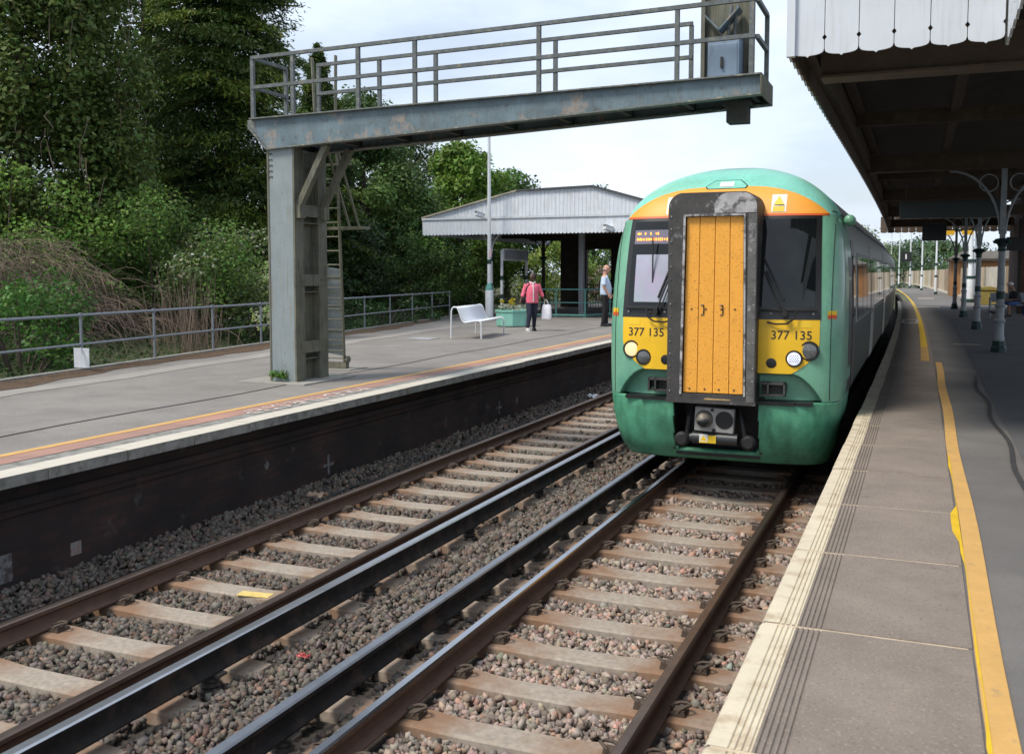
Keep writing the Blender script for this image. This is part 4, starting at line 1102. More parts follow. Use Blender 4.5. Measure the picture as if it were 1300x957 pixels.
# body behind the cab: cross-section swept straight back
SEC = [(1.30, .98)] + [(interp(W_T, ZU(z)), ZU(z)) for z in [1.1, 1.3, 1.6, 1.9, 2.2, 2.5, 2.8, 3.0, 3.15, 3.25, 3.35, 3.42, 3.5, 3.57, 3.63, 3.68, 3.72, 3.76, 3.79, 3.815, 3.83, 3.845]] + [(0, ZU(3.85))]
SEC = SEC + [(-x, z) for x, z in reversed(SEC[:-1])]
def body_mi(x, z):
    if z > 3.30: return 1
    if z < 1.9: return 2
    return 0
def body(parent, y0, y1, local=False):
    b = MB(); n = len(SEC)
    for y in (y0, y1): b.v += [(XT+x, y, z) for x, z in SEC]
    for j in range(n):
        k = (j+1) % n; zm = (SEC[j][1]+SEC[k][1])/2
        b.f.append([j, k, n+k, n+j]); b.mi.append(2 if (j == n-1) else body_mi(0, zm))
    b.f.append(list(range(n))); b.mi.append(0); b.f.append(list(range(2*n-1, n-1, -1))); b.mi.append(0)
    return b.build('body', [m_twhite, m_troof, m_tgrey], parent, smooth=30)
def side_panel(nm, s, y0, y1, z0, z1, m, parent, off=.006, nz_=4):
    b = MB()
    zs = zz(z0, z1, nz_)
    for z in zs:
        w_ = interp(W_T, z)
        for q in (off, -.01):
            for y in (y0, y1): b.v.append((XT+s*(w_+q), y, z))
    for i in range(nz_):
        a = i*4; b.f.append([a, a+1, a+5, a+4]); b.mi.append(0)
        b.f.append([a, a+4, a+6, a+2]); b.mi.append(0); b.f.append([a+1, a+3, a+7, a+5]); b.mi.append(0)
    b.f.append([0, 2, 3, 1]); b.mi.append(0); k = nz_*4; b.f.append([k, k+1, k+3, k+2]); b.mi.append(0)
    return b.build(nm, m, parent, smooth=30)
def fit_side(parent, y0, y1, lead=False):
    """windows and doors of both sides between y0 and y1"""
    Ln = y1-y0
    d1, d2 = y0 + Ln*.30, y0 + Ln*.70
    for s in (1, -1):
        segs = [(y0+.5, d1-.75), (d1+.75, d2-.75), (d2+.75, y1-.6)]
        for a, c in segs:
            side_panel('window_band', s, a, c, 1.92, 2.86, m_blackp, parent, .004)
            k = max(1, round((c-a)/1.5)); wv = (c-a)/k
            for i in range(k): side_panel('window', s, a+wv*i+.05, a+wv*(i+1)-.05, 1.97, 2.81, m_glass2, parent, .008)
        for d in (d1, d2):
            for q in (-1, 1):
                a, c = sorted((d, d+q*.64)); dr = side_panel('door', s, a+.008, c-.008, 1.10, 3.02, m_twhite, parent, .010)
                side_panel('door_window', s, a+.10, c-.10, 1.85, 2.82, m_glass2, dr, .014)
            side_panel('door_gap', s, d-.66, d+.66, 1.06, 3.06, m_blackp, parent, .003)
def bogie(parent, y):
    b = MB(); b.box(XT-1.15, XT-.98, y-1.7, y+1.7, .42, .72); b.box(XT+.98, XT+1.15, y-1.7, y+1.7, .42, .72); b.box(XT-1.0, XT+1.0, y-.3, y+.3, .45, .9); bo = b.build('bogie', m_tund, parent)
    for q in (-1.3, 1.3):
        for s in (-1, 1):
            b = MB(); b.lathe([(.44, s*GA-.06+XT), (.42, s*GA+.07+XT)] if s > 0 else [(.42, s*GA-.07+XT), (.44, s*GA+.06+XT)], (0, y+q, .421), 24, axis='x'); b.build('wheel', m_tund, bo, smooth=40)
Y1E = 31.6
body(tr, 13.28, Y1E)
for s in (1, -1):
    side_panel('cab_side', s, 12.7, 14.05, 1.10, 3.29, m_blackp, tr, .004)  # black stands in for shade over the cab side and its door
    cd = side_panel('cab_door', s, 13.35, 13.95, 1.12, 3.0, m_blackp, tr, .010)
    side_panel('cab_door_window', s, 13.45, 13.85, 2.0, 2.8, m_glass2, cd, .014)
fit_side(tr, 14.0, Y1E, True)
b = MB(); b.box(XT-1.2, XT+1.2, 14.2, Y1E-.3, .55, 1.0); b.build('underframe', m_tund, tr)
bogie(tr, 15.2); bogie(tr, 28.6)
b = MB(); b.box(XT-1.05, XT+1.05, 12.35, 14.0, .42, 1.0); b.build('cab_underframe', m_tund, tr)
# rain-gutter line and camera pod on the cab corner
b = MB()
for s in (1, -1): b.bar((XT+s*(interp(W_T, 3.30)+.012), 13.1, 3.30), (XT+s*(interp(W_T, 3.30)+.012), Y1E, 3.30), .03, .03)
b.build('gutter', m_blackp, tr)
for s in (1, -1):
    b = MB(); b.lathe([(.03, -13.0), (.06, -12.98), (.07, -12.9), (.07, -12.78), (.06, -12.70), (.02, -12.68)], (XT+s*1.38, 0, 3.22), 14, axis='-y'); b.build('camera_pod', m_teal, tr, smooth='all')
# following carriages along the curve
cw = empty('train_carriage', (XT+cv(32.0), 32.0, 0), 'second carriage of the train, white sided with dark windows, coupled behind the leading one', 'train carriage', 'carriages of the train')
cw.location = (XT, 32.0, 0)
body(cw, 32.0, 51.6); fit_side(cw, 32.0, 51.6)
b = MB(); b.box(XT-1.2, XT+1.2, 32.4, 51.2, .55, 1.0); b.build('underframe', m_tund, cw); bogie(cw, 35); bogie(cw, 48.6)
b = MB(); b.box(XT-.55, XT+.55, 31.55, 32.05, 1.1, 3.3); b.build('corridor_bellows', m_blackr, cw)
def place_car(o, y0, y1):
    o.location = (XT+cv(y0), y0, 0); o.rotation_euler = (0, 0, math.atan2(-(cv(y1)-cv(y0)), y1-y0))
c3 = copy_tree(cw); c3['label'] = 'third carriage of the train, just glimpsed where the line bends left'; place_car(c3, 52.0, 71.6)
c4 = copy_tree(cw); c4['label'] = 'rearmost carriage of the train, far along the bend in the line'; place_car(c4, 72.0, 91.6)
place_car(cw, 32.0, 51.6)
tr.location.x = XT; tr.rotation_euler = (0, 0, math.atan2(-(cv(31.6)), 20)*.9)
# ================================================================ left platform furniture
m_pwhite = mat('white_painted_metal', (.62, .65, .68), .5, noise=(6, .08), stain=((.42, .42, .40), 5, .58, .75, .5))
m_bgreen = mat('dark_green_band', (.015, .045, .04), .5, noise=(8, .2))
m_tealp = mat('teal_painted_metal', (.12, .33, .30), .5, noise=(5, .12), stain=((.20, .38, .35), 4, .55, .75, .5))
m_tealpl = mat('teal_planter', (.22, .50, .42), .5, noise=(4, .1), streak=((.16, .36, .30), 4, .5, .75, .5, (5, 5, .6)))
m_board = mat('white_painted_board', (.64, .69, .76), .6, noise=(3, .1), streak=((.44, .46, .47), 3.2, .50, .72, .7, (6, 6, .35)), stain=((.38, .36, .30), 2.5, .6, .75, .5))
m_trimw = mat('white_trim', (.56, .60, .64), .6, noise=(5, .1), stain=((.38, .36, .29), 4, .55, .72, .7))
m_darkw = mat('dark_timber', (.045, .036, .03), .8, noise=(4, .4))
m_roofl = mat('roof_lead', (.06, .062, .066), .7, noise=(3, .3))
m_lich = mat('roof_edge_lichen', (.34, .32, .25), .85, noise=(8, .3))
def add_sphere(b, c, r, nu=12, nv=8, s=(1, 1, 1)):
    prof = []
    vs = []; 
    for i in range(nv+1):
        a = -PI/2 + PI*i/nv
        for j in range(nu):
            t = 2*PI*j/nu; vs.append((c[0]+s[0]*r*math.cos(a)*math.cos(t), c[1]+s[1]*r*math.cos(a)*math.sin(t), c[2]+s[2]*r*math.sin(a)))
    b.add(vs, [(i*nu+j, i*nu+(j+1) % nu, (i+1)*nu+(j+1) % nu, (i+1)*nu+j) for i in range(nv) for j in range(nu)])

# bench: two bent tube frames with a perforated steel seat sheet
bn = empty('platform_bench', (-10.70, 22.6, P), 'white curved metal bench on the far platform, backing on to the railing', 'bench')
bn.rotation_euler = (0, 0, R(8))
PR = [(-.36, 0), (-.355, .60), (-.345, .72), (-.31, .785), (-.25, .80), (-.19, .77), (-.155, .70), (-.08, .50), (-.03, .425), (.03, .41), (.20, .44), (.34, .455), (.40, .44), (.435, .39), (.44, .30), (.44, 0)]
PRS = PR
def smoothpts(p, k=4):
    p = [Vector((q[0], 0, q[1])) for q in p]; out = []
    for i in range(len(p)-1):
        a, b_, c, d = p[max(i-1, 0)], p[i], p[i+1], p[min(i+2, len(p)-1)]
        for j in range(k):
            t = j/k; out.append(.5*((2*b_)+(c-a)*t+(2*a-5*b_+4*c-d)*t*t+(3*b_-a-3*c+d)*t**3))
    out.append(p[-1]); return out
sp_ = smoothpts(PR)
for y in (0, 2.2):
    b = MB(); b.tube([(v.x, y, v.z) for v in sp_], .021, 8); b.build('bench_frame', m_pwhite, bn, local=True, smooth=50)
m_perf = mat('perforated_white_sheet', (.70, .73, .78), .45, noise=(90, .12), bump=(170, .4, .003))
b = MB(); q = [v for v in sp_ if v.x > -.345 and v.z > .405 and not (v.x > .42)][2:]
for v in q: b.v += [(v.x, .02, v.z+.012), (v.x, 2.18, v.z+.012)]
for i in range(len(q)-1): b.f.append([2*i, 2*i+1, 2*i+3, 2*i+2]); b.mi.append(0)
o = b.build('seat_sheet', m_perf, bn, local=True, smooth='all'); sd = o.modifiers.new('t', 'SOLIDIFY'); sd.thickness = .012
b = MB(); b.tube([(-.03, .02, .40), (-.03, 2.18, .40)], .016, 8); b.tube([(.33, .02, .43), (.33, 2.18, .43)], .016, 8); b.build('cross_tube', m_pwhite, bn, local=True)
b = MB(); b.box(-12.0, -11.35, 21.9, 22.5, P, P+.012); tag(b.build('drain_cover', mat('cover_grey', (.30, .31, .33), .6, noise=(9, .2))), 'pale grey flat cover in the asphalt beside the white bench', 'cover')

# lamp post
lp = empty('lamp_post', (-14.62, 33.0, P), 'tall white lamp post with green bands in front of the platform shelter', 'lamp post')
b = MB(); b.lathe([(.15, P), (.15, P+1.02), (.135, P+1.05)], (-14.62, 33, 0), 12); b.build('base_sleeve', m_pwhite, lp, smooth=40)
b = MB(); b.lathe([(.145, P+1.05), (.135, P+1.12), (.08, P+1.30)], (-14.62, 33, 0), 12); b.build('collar', m_tealp, lp, smooth=40)
b = MB(); b.lathe([(.072, P+1.3), (.065, P+4), (.05, P+7.1)], (-14.62, 33, 0), 12); b.build('pole', m_pwhite, lp, smooth=40)
b = MB(); b.lathe([(.076, P+2.0), (.076, P+2.16)], (-14.62, 33, 0), 12); b.build('band', m_bgreen, lp, smooth=40)
b = MB(); b.lathe([(.06, P+7.1), (.16, P+7.2), (.18, P+7.32), (.10, P+7.42), (.02, P+7.45)], (-14.62, 33, 0), 12); b.build('lamp_head', m_pwhite, lp, smooth=40)
b = MB(); b.box(-14.58, -14.50, 32.9, 32.97, 3.15, 3.45); b.build('pole_notice', mat('notice_pink', (.5, .38, .42), .6), lp)
def cctv(loc, dx, label):
    t = empty('security_camera', loc, label, 'camera')
    b = MB(); b.tube([(loc[0], loc[1], loc[2]), (loc[0]+dx*1.25, loc[1]-.02, loc[2]+.05)], .02, 6); b.build('arm', m_pwhite, t)
    b = MB(); b.obox((loc[0]+dx*1.5, loc[1]-.05, loc[2]-.02), (.17, .34, .15), (R(-14), 0, R(-35))); b.obox((loc[0]+dx*1.5, loc[1]-.07, loc[2]+.068), (.20, .40, .014), (R(-14), 0, R(-35))); b.build('housing', m_pwhite, t, bevel=.02)
    return t
cctv((-14.68, 33.0, 4.72), -.2, 'white security camera on the lamp post by the shelter roof')
cctv((-10.42, 33.48, 4.17), .12, 'small white security camera fixed to the shelter valance near the train')

# station name sign, board blank of readable lettering
sn_ = empty('name_sign', (-14.7, 35.2, P), 'grey platform sign board on two white posts banded in green', 'sign')
for y in (34.35, 36.85):
    b = MB(); b.lathe([(.055, P), (.055, 3.46)], (-14.7, y, 0), 10); po = b.build('sign_post', m_pwhite, sn_, smooth=40)
    b = MB()
    for z in (1.62, 2.32): b.lathe([(.059, z), (.059, z+.16)], (-14.7, y, 0), 10)
    b.build('band', m_bgreen, po, smooth=40)
b = MB(); b.box(-14.66, -14.63, 34.38, 36.88, 3.10, 3.46); b.build('sign_board', mat('sign_grey', (.27, .30, .345), .35, noise=(2.2, .3), stain=((.34, .36, .38), 3.0, .52, .64, .7)), sn_)
b = MB(); b.box(-14.67, -14.615, 34.36, 36.9, 3.46, 3.51); b.box(-14.67, -14.615, 34.36, 36.9, 3.055, 3.10); b.box(-14.67, -14.615, 34.33, 34.40, 3.10, 3.46); b.build('board_trim', m_pwhite, sn_)

# planter
pl = empty('planter', (-11.85, 28.55, P), 'teal faceted planter of pale flowers standing beside the woman in pink', 'planter')
b = MB(); pts8 = [(-11.85+.52*math.cos(PI/8+PI/4*k), 28.55+.52*math.sin(PI/8+PI/4*k)) for k in range(8)]
b.prism(pts8, P+.02, P+.50, 'z'); b.build('tub', m_tealpl, pl, bevel=.01)
b = MB(); b.prism([(-11.85+.55*math.cos(PI/8+PI/4*k), 28.55+.55*math.sin(PI/8+PI/4*k)) for k in range(8)], P+.46, P+.52, 'z'); b.build('tub_edge', m_tealpl, pl)
b = MB(); b.prism([(-11.85+.47*math.cos(PI/8+PI/4*k), 28.55+.47*math.sin(PI/8+PI/4*k)) for k in range(8)], P, P+.022, 'z'); b.build('plinth', m_bgreen, pl)

# shelter
SX0, SX1, SY0, SY1 = -17.63, -7.5, 33.6, 47.5
GPT = [(SX0, 4.64), (-13.77, 5.56), (-10.85, 5.63), (SX1, 4.66)]
def groof(x):
    for (xa, za), (xb, zb) in zip(GPT, GPT[1:]):
        if x <= xb: return za + (zb-za)*(x-xa)/(xb-xa)
    return GPT[-1][1]
sh = empty('platform_shelter', (-12.6, 34, P), 'white boarded platform shelter with hipped roof and scalloped valance', 'shelter')
b = MB(); x = SX0
while x < SX1-.02:
    x2 = min(x+.145, SX1)
    b.prism([(x+.004, 4.66), (x2-.004, 4.66), (x2-.004, groof(x2)), (x+.004, groof(x))], SY0, SY0+.02, 'y'); x = x2
b.build('gable_boards', m_board, sh)
b = MB(); b.box(SX0, SX1, SY0+.021, SY0+.03, 4.1, 4.66); b.prism([GPT[0], GPT[3], GPT[2], GPT[1]], SY0+.021, SY0+.05, 'y'); b.build('gable_backing', m_darkw, sh)
def scallop(b, xa, xb, y, z0, z1, w_, ax):
    x = xa
    while x < xb-.01:
        x2 = min(x+w_, xb); h = (x2-x)/2; poly = [(x+.002, z1), (x+.002, z0+.05)] + [(x+h - h*.98*math.cos(PI*k/6), z0+.05-.06*math.sin(PI*k/6)) for k in range(1, 6)] + [(x2-.002, z0+.05), (x2-.002, z1)]
        b.prism(poly, y, y+.02, ax); x = x2
b = MB(); scallop(b, SX0, SX1, SY0-.045, 4.01, 4.60, .145, 'y'); b.build('front_valance', m_board, sh)
for x in (SX0-.03, SX1): b = MB(); scallop(b, SY0-.02, SY1, x, 4.01, 4.62, .145, 'x'); b.build('side_valance', m_board, sh)
b = MB(); b.box(SX0-.03, SX1+.03, SY0-.085, SY0-.046, 4.585, 4.655); b.build('string_moulding', m_trimw, sh)
b = MB(); b.bar((GPT[0][0]-.05, SY0-.03, GPT[0][1]+.03), (GPT[1][0], SY0-.03, GPT[1][1]+.03), .12, .06); b.build('left_bargeboard', m_lich, sh)
b = MB(); b.bar((GPT[1][0], SY0-.03, GPT[1][1]+.03), (GPT[2][0], SY0-.03, GPT[2][1]+.03), .12, .06); b.bar((GPT[2][0], SY0-.032, GPT[2][1]+.03), (GPT[3][0], SY0-.032, GPT[3][1]+.03), .125, .06); b.build('roof_capping', m_roofl, sh)
b = MB(); b.prism([(x, z+.05) for x, z in GPT]+[(x, z) for x, z in reversed(GPT)], SY0-.02, SY1, 'y'); b.build('roof', m_roofl, sh)
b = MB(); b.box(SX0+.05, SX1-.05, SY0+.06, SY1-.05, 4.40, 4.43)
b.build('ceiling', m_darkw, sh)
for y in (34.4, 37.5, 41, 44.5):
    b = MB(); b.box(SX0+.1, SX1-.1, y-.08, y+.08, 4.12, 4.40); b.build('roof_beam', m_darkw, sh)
b = MB(); b.box(-16.6, -15.25, 46.2, 46.5, P, 4.4); b.build('dark_rear_block', m_darkw, sh)  # solid dark block stands in for vegetation shade behind the shelter
b = MB(); b.box(-14.0, -7.9, 46.2, 46.5, P, 4.4); b.build('dark_rear_block', m_darkw, sh)
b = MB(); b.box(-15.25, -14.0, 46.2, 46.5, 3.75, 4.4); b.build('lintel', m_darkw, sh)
b = MB(); b.box(-11.6, -8.2, 45.9, 46.18, 1.6, 3.4); b.build('poster_panel', mat('poster_dim', (.16, .20, .2), .4, noise=(1.2, .5)), sh)
def column(name, x, y, top, label, cat, group, mcol, mband, brackets=True, scale=1.0):
    t = empty(name, (x, y, P), label, cat, group); s = scale
    b = MB(); b.lathe([(.17*s, P), (.17*s, P+.10), (.145*s, P+.13), (.14*s, P+.24)], (x, y, 0), 8); b.build('plinth', mband, t)
    b = MB(); b.lathe([(.115*s, P+.24), (.12*s, P+.30), (.10*s, P+.34), (.10*s, P+.62), (.125*s, P+.64), (.125*s, P+.68), (.095*s, P+.71), (.095*s, P+.95), (.12*s, P+.97), (.12*s, P+1.0), (.085*s, P+1.03), (.075*s, P+2.12)], (x, y, 0), 14); b.build('shaft', mcol, t, smooth=40)
    b = MB(); b.lathe([(.086*s, P+1.02), (.086*s, P+1.2)] if False else [(.092*s, P+1.12), (.092*s, P+1.28)], (x, y, 0), 14); b.build('band', mband, t, smooth=40)
    cz = P+2.12
    b = MB(); b.lathe([(.08*s, cz), (.10*s, cz+.03), (.085*s, cz+.07), (.09*s, cz+.10), (.15*s, cz+.22), (.17*s, cz+.25), (.10*s, cz+.27)], (x, y, 0), 12)
    for k in range(8):
        a = 2*PI*k/8; b.obox((x+.16*s*math.cos(a), y+.16*s*math.sin(a), cz+.20), (.07*s, .05*s, .07*s), (0, .5, a))
    b.build('capital', mband, t, smooth=30)
    b = MB(); b.box(x-.06*s, x+.06*s, y-.06*s, y+.06*s, cz+.26, top); b.build('upper_shaft', mcol, t)
    if brackets:
        for dx, dy in ((1, 0), (-1, 0)):
            b = MB(); rr_ = (top-.02)-(cz+.36); rx = min(.9, rr_*.62) if brackets is True else brackets
            pts = [(x+dx*(.05+rx*(1-math.cos(PI/2*k/10))), y, cz+.36+rr_*math.sin(PI/2*k/10)) for k in range(11)]
            b.tube(pts, .028, 6)
            p5 = pts[6]; n = 14; rc = rx*.18; cx, cz2 = x+dx*(.07+rx*.22), top-.05-rr_*.18
            b.tube([(cx+rc*math.cos(2*PI*k/n), y, cz2+rc*math.sin(2*PI*k/n)) for k in range(n+1)], .014, 5, cap=False)
            b.bar((cx+dx*rc, y, cz2), (p5[0], y, p5[2]), .02, .03)
            b.build('bracket', mcol, t, smooth=40)
    return t
m_colg = mat('column_grey_paint', (.30, .325, .345), .5, noise=(5, .2), stain=((.12, .12, .12), 6, .55, .75, .6))
column('shelter_column', -15.15, 34.35, 4.12, 'white cast iron column with curved brackets at the shelter front', 'column', None, m_pwhite, m_bgreen, .55, .9)
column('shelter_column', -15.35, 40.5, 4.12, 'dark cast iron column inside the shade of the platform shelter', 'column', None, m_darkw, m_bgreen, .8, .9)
b = MB(); b.box(-12.30, -12.10, 36.3, 36.32, P, 4.12); b.box(-12.30, -12.10, 36.46, 36.48, P, 4.12); b.box(-12.21, -12.19, 36.32, 36.46, P, 4.12)
tag(b.build('steel_post', mat('post_grey', (.26, .28, .31), .5, noise=(5, .15))), 'plain grey steel post holding up the shelter behind the teal fence', 'post')
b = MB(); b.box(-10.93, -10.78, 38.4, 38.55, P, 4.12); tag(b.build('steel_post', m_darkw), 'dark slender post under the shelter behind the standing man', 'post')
# teal fence
tf = empty('ramp_fence', (-12.6, 35.4, P), 'teal tubular fence enclosing the ramp under the platform shelter', 'fence')
runs = [[(-13.75, 35.2), (-12.85, 35.28), (-11.72, 35.36)], [(-11.72, 35.36), (-11.25, 37.0), (-10.75, 38.8), (-10.2, 40.8)]]
for z, r_, nm in ((1.05, .026, 'top_rail'), (.55, .022, 'middle_rail'), (.07, .045, 'base_rail')):
    for rn in runs:
        b = MB(); b.tube([(x, y, P+z) for x, y in rn], r_, 8); b.build(nm, m_tealp, tf, smooth=40)
for rn in runs:
    for x, y in rn[(0 if rn is runs[0] else 1):]:
        b = MB(); b.tube([(x, y, P), (x, y, P+1.06)], .032, 8); b.lathe([(.06, P), (.06, P+.03)], (x, y, 0), 8); b.build('post', m_tealp, tf, smooth=40)
bg_ = empty('bar_gate', (-13.0, 41.0, P), 'black vertical bar gate under the shelter by the person in dark clothes', 'gate')
b = MB(); b.box(-13.7, -12.5, 40.98, 41.02, P+.12, P+.16); b.box(-13.7, -12.5, 40.98, 41.02, P+1.15, P+1.19); b.box(-13.7, -13.66, 40.97, 41.03, P, P+1.25); b.box(-12.54, -12.5, 40.97, 41.03, P, P+1.25); b.build('gate_frame', m_blackp, bg_)
b = MB()
for k in range(9): b.tube([(-13.58+.12*k, 41, P+.14), (-13.58+.12*k, 41, P+1.17)], .012, 6)
b.build('bars', m_blackp, bg_)

# ================================================================ people
m_skd = mat('skin_dark', (.085, .043, .028), .5); m_skl = mat('skin_light', (.50, .27, .20), .5); m_skm = mat('skin_tan', (.33, .18, .12), .5)
def body_from(b, name, m, parent, voxel=.011, smooth=4):
    o = b.build(name, m, parent, local=True)
    r = o.modifiers.new('r', 'REMESH'); r.mode = 'VOXEL'; r.voxel_size = voxel; r.use_smooth_shade = True
    s = o.modifiers.new('s', 'SMOOTH'); s.factor = .5; s.iterations = smooth
    bpy.context.view_layer.update()
    me = bpy.data.meshes.new_from_object(o.evaluated_get(bpy.context.evaluated_depsgraph_get()))
    me.name = name; o.modifiers.clear(); old = o.data; o.data = me; bpy.data.meshes.remove(old)
    return o
def loftz(b, secs, n=14):
    vs = []
    for (x, y, z), rx, ry in secs:
        for j in range(n): a = 2*PI*j/n; vs.append((x+rx*math.cos(a), y+ry*math.sin(a), z))
    k = len(secs)
    b.add(vs, [(i*n+j, i*n+(j+1) % n, (i+1)*n+(j+1) % n, (i+1)*n+j) for i in range(k-1) for j in range(n)] + [tuple(range(n-1, -1, -1)), tuple((k-1)*n+j for j in range(n))])
def rotp(p, a): return (p[0]*math.cos(a)-p[1]*math.sin(a), p[0]*math.sin(a)+p[1]*math.cos(a), p[2])
def hand(b, w_, d, side, curl=.5, up=None):
    """palm and five curved fingers from wrist w_ along direction d"""
    w_ = Vector(w_); d = Vector(d).normalized(); sd = Vector(up) if up else Vector((0, 1, 0)); sd = (sd - d*sd.dot(d)).normalized(); nr = d.cross(sd)*side
    pc = w_ + d*.05
    b.tube([w_-d*.02, w_+d*.03, w_+d*.085], [.024, .033, .030], 8)
    for k, (o_, ln) in enumerate(((-.028, .060), (-.010, .075), (.010, .072), (.028, .058))):
        p = w_ + d*.08 + sd*o_; q = p + d*ln*.5 + nr*.012*curl; e = p + d*ln*.85 + nr*.04*curl
        b.tube([p, q, e], [.0095, .009, .007], 6)
    p = w_ + d*.025 - sd*.03; b.tube([p, p - sd*.028 + d*.03, p - sd*.03 + d*.062 + nr*.01], [.012, .011, .009], 6)
def head(b, c, a=0, s=1., tilt=0):
    """head centred at c, facing local +Y turned by a"""
    c = Vector(c)
    def q(x, y, z): return tuple(c + Vector(rotp((x*s, y*s, z*s), a)))
    tmp = MB(); add_sphere(tmp, (0, -.012, .025), .095, 14, 10, (.82, 1.02, 1.0)); add_sphere(tmp, (0, .022, -.04), .068, 12, 8, (.85, .95, 1.05)); add_sphere(tmp, (0, .048, -.085), .03, 10, 6, (1.1, .8, .8))
    tmp.tube([(0, .078, .03), (0, .108, -.018), (0, .088, -.028)], [.010, .017, .012], 6)
    for sx in (-1, 1):
        add_sphere(tmp, (sx*.080, -.01, -.005), .026, 8, 6, (.35, .7, 1.1)); add_sphere(tmp, (sx*.032, .066, .030), .018, 8, 6, (1.2, .5, .5))
    add_sphere(tmp, (0, .075, -.055), .020, 8, 6, (1.3, .6, .45))
    b.add([q(*v) for v in tmp.v], tmp.f)
def eyes(parent, c, a, m):
    b = MB()
    for sx in (-1, 1): add_sphere(b, tuple(Vector(c)+Vector(rotp((sx*.032, .086, .012), a))), .011, 8, 6)
    b.build('eyes', m, parent, local=True, smooth='all')
m_eye = mat('eye_dark', (.02, .015, .012), .3)

# woman in a pink shirt, walking towards the camera, looking to her left
wo = empty('person', (-10.37, 26.45, P), 'woman in a pink shirt and navy trousers walking on the far platform', 'person', rz=math.atan2(-.37, -.93)+R(12))
b = MB(); HW = (0, .02, 1.54)
head(b, HW, a=R(-40)); b.tube([(0, 0, 1.36), (0, .01, 1.50)], [.055, .05], 10)
loftz(b, [((0, 0, .80), .15, .12), ((0, 0, 1.0), .155, .12), ((0, 0, 1.2), .16, .12), ((0, 0, 1.34), .15, .09), ((0, 0, 1.40), .07, .06)])
arms = {1: [(.17, 0, 1.34), (.255, .0, 1.10), (.335, .05, .91)], -1: [(-.17, 0, 1.34), (-.27, -.02, 1.10), (-.345, .03, .91)]}
legs = {1: [(.085, 0, .84), (.11, .13, .46), (.17, .18, .09)], -1: [(-.085, 0, .84), (-.07, .01, .46), (-.08, -.12, .10)]}
for s in (1, -1):
    A, B_, C_ = arms[s]; b.tube([A, B_, C_], [.052, .042, .028], 8); hand(b, C_, Vector(C_)-Vector(B_), s, .9 if s < 0 else .5)
    A, B_, C_ = legs[s]; b.tube([A, B_, C_], [.085, .06, .042], 8); f = Vector(C_); b.tube([f+Vector((0, -.04, -.04)), f+Vector((.0, .15, -.055))], [.045, .035], 8)
ob = body_from(b, 'body', m_skd, wo); eyes(wo, HW, R(-40), m_eye)
b = MB(); loftz(b, [((0, 0, .80), .19, .155), ((0, 0, .84), .192, .158), ((0, .01, .98), .182, .155), ((0, .015, 1.14), .18, .158), ((0, .01, 1.26), .18, .14), ((0, 0, 1.35), .165, .10), ((0, 0, 1.40), .085, .075)])
for s in (1, -1):
    A, B_, C_ = arms[s]; b.tube([A, B_, Vector(B_).lerp(Vector(C_), .62)], [.070, .060, .050], 8)
body_from(b, 'pink_shirt', mat('pink_cloth', (.74, .12, .20), .8, noise=(26, .22), stain=((.80, .36, .42), 34, .52, .62, .6)), wo, .014)
b = MB(); b.tube([(0.0, .17, .84), (0, .175, 1.0), (0, .180, 1.14), (0, .155, 1.27), (0, .105, 1.36)], .016, 6); b.tube([(-.085, .02, 1.41), (-.03, .09, 1.385), (0, .105, 1.36), (.03, .09, 1.385), (.085, .02, 1.41)], .02, 6); b.build('white_placket', m_stickw, wo, local=True, smooth=True)
b = MB(); loftz(b, [((0, 0, .78), .165, .14), ((0, 0, .86), .168, .14), ((0, 0, .94), .155, .125)])
for s in (1, -1):
    A, B_, C_ = legs[s]; b.tube([A, B_, Vector(B_).lerp(Vector(C_), .97)], [.105, .075, .052], 10)
body_from(b, 'trousers', mat('navy_cloth', (.012, .014, .035), .8, noise=(14, .3)), wo, .014)
b = MB(); add_sphere(b, (HW[0]-.035, HW[1]-.045, HW[2]+.05), .098, 14, 10, (1, 1, .9)); add_sphere(b, (HW[0]-.07, HW[1]-.08, HW[2]-.01), .07, 10, 8); body_from(b, 'hair', mat('hair_black', (.012, .010, .009), .6, noise=(60, .5)), wo, .012)
for s in (1, -1):
    f = Vector(legs[s][2]); b = MB(); b.tube([f+Vector((0, -.06, -.045)), f+Vector((0, .05, -.045)), f+Vector((.0, .17, -.06))], [.048, .05, .036], 10); b.box(f.x-.04, f.x+.04, f.y-.10, f.y+.19, f.z-.10, f.z-.075); b.build('shoe', m_stickw if s > 0 else m_blackp, wo, local=True, smooth=40)
b = MB(); b.tube([(.11, .10, 1.36), (.19, .06, 1.2), (.22, -.04, .95)], .014, 6); b.tube([(.11, .10, 1.36), (.10, -.03, 1.42), (.15, -.12, 1.2), (.2, -.10, .98)], .014, 6); add_sphere(b, (.24, -.10, .86), .12, 10, 8, (.6, 1, 1)); b.build('shoulder_bag', m_blackp, wo, local=True, smooth=40)
# carrier bag in her left hand (image right)
hw = Vector(rotp((-.35, .05, 0), wo.rotation_euler[2])) + wo.location
bag = empty('carrier_bag', (hw.x+.06, hw.y, P+.34), 'white printed carrier bag hanging from the hand of the woman in pink', 'bag')
b = MB(); n = 8
for k, (z, wd, dp) in enumerate(((0, .15, .05), (.05, .165, .06), (.22, .155, .05), (.38, .135, .035), (.42, .12, .02))):
    for j in range(12):
        a = 2*PI*j/12; b.v.append((wd*math.copysign(abs(math.cos(a))**.6, math.cos(a)) + .03*z, dp*math.sin(a)+.006*math.sin(5*a+k), z))
for i in range(4):
    for j in range(12): b.f.append([i*12+j, i*12+(j+1) % 12, (i+1)*12+(j+1) % 12, (i+1)*12+j]); b.mi.append(0)
b.f.append(list(range(11, -1, -1))); b.mi.append(0); b.f.append([48+j for j in range(12)]); b.mi.append(0)
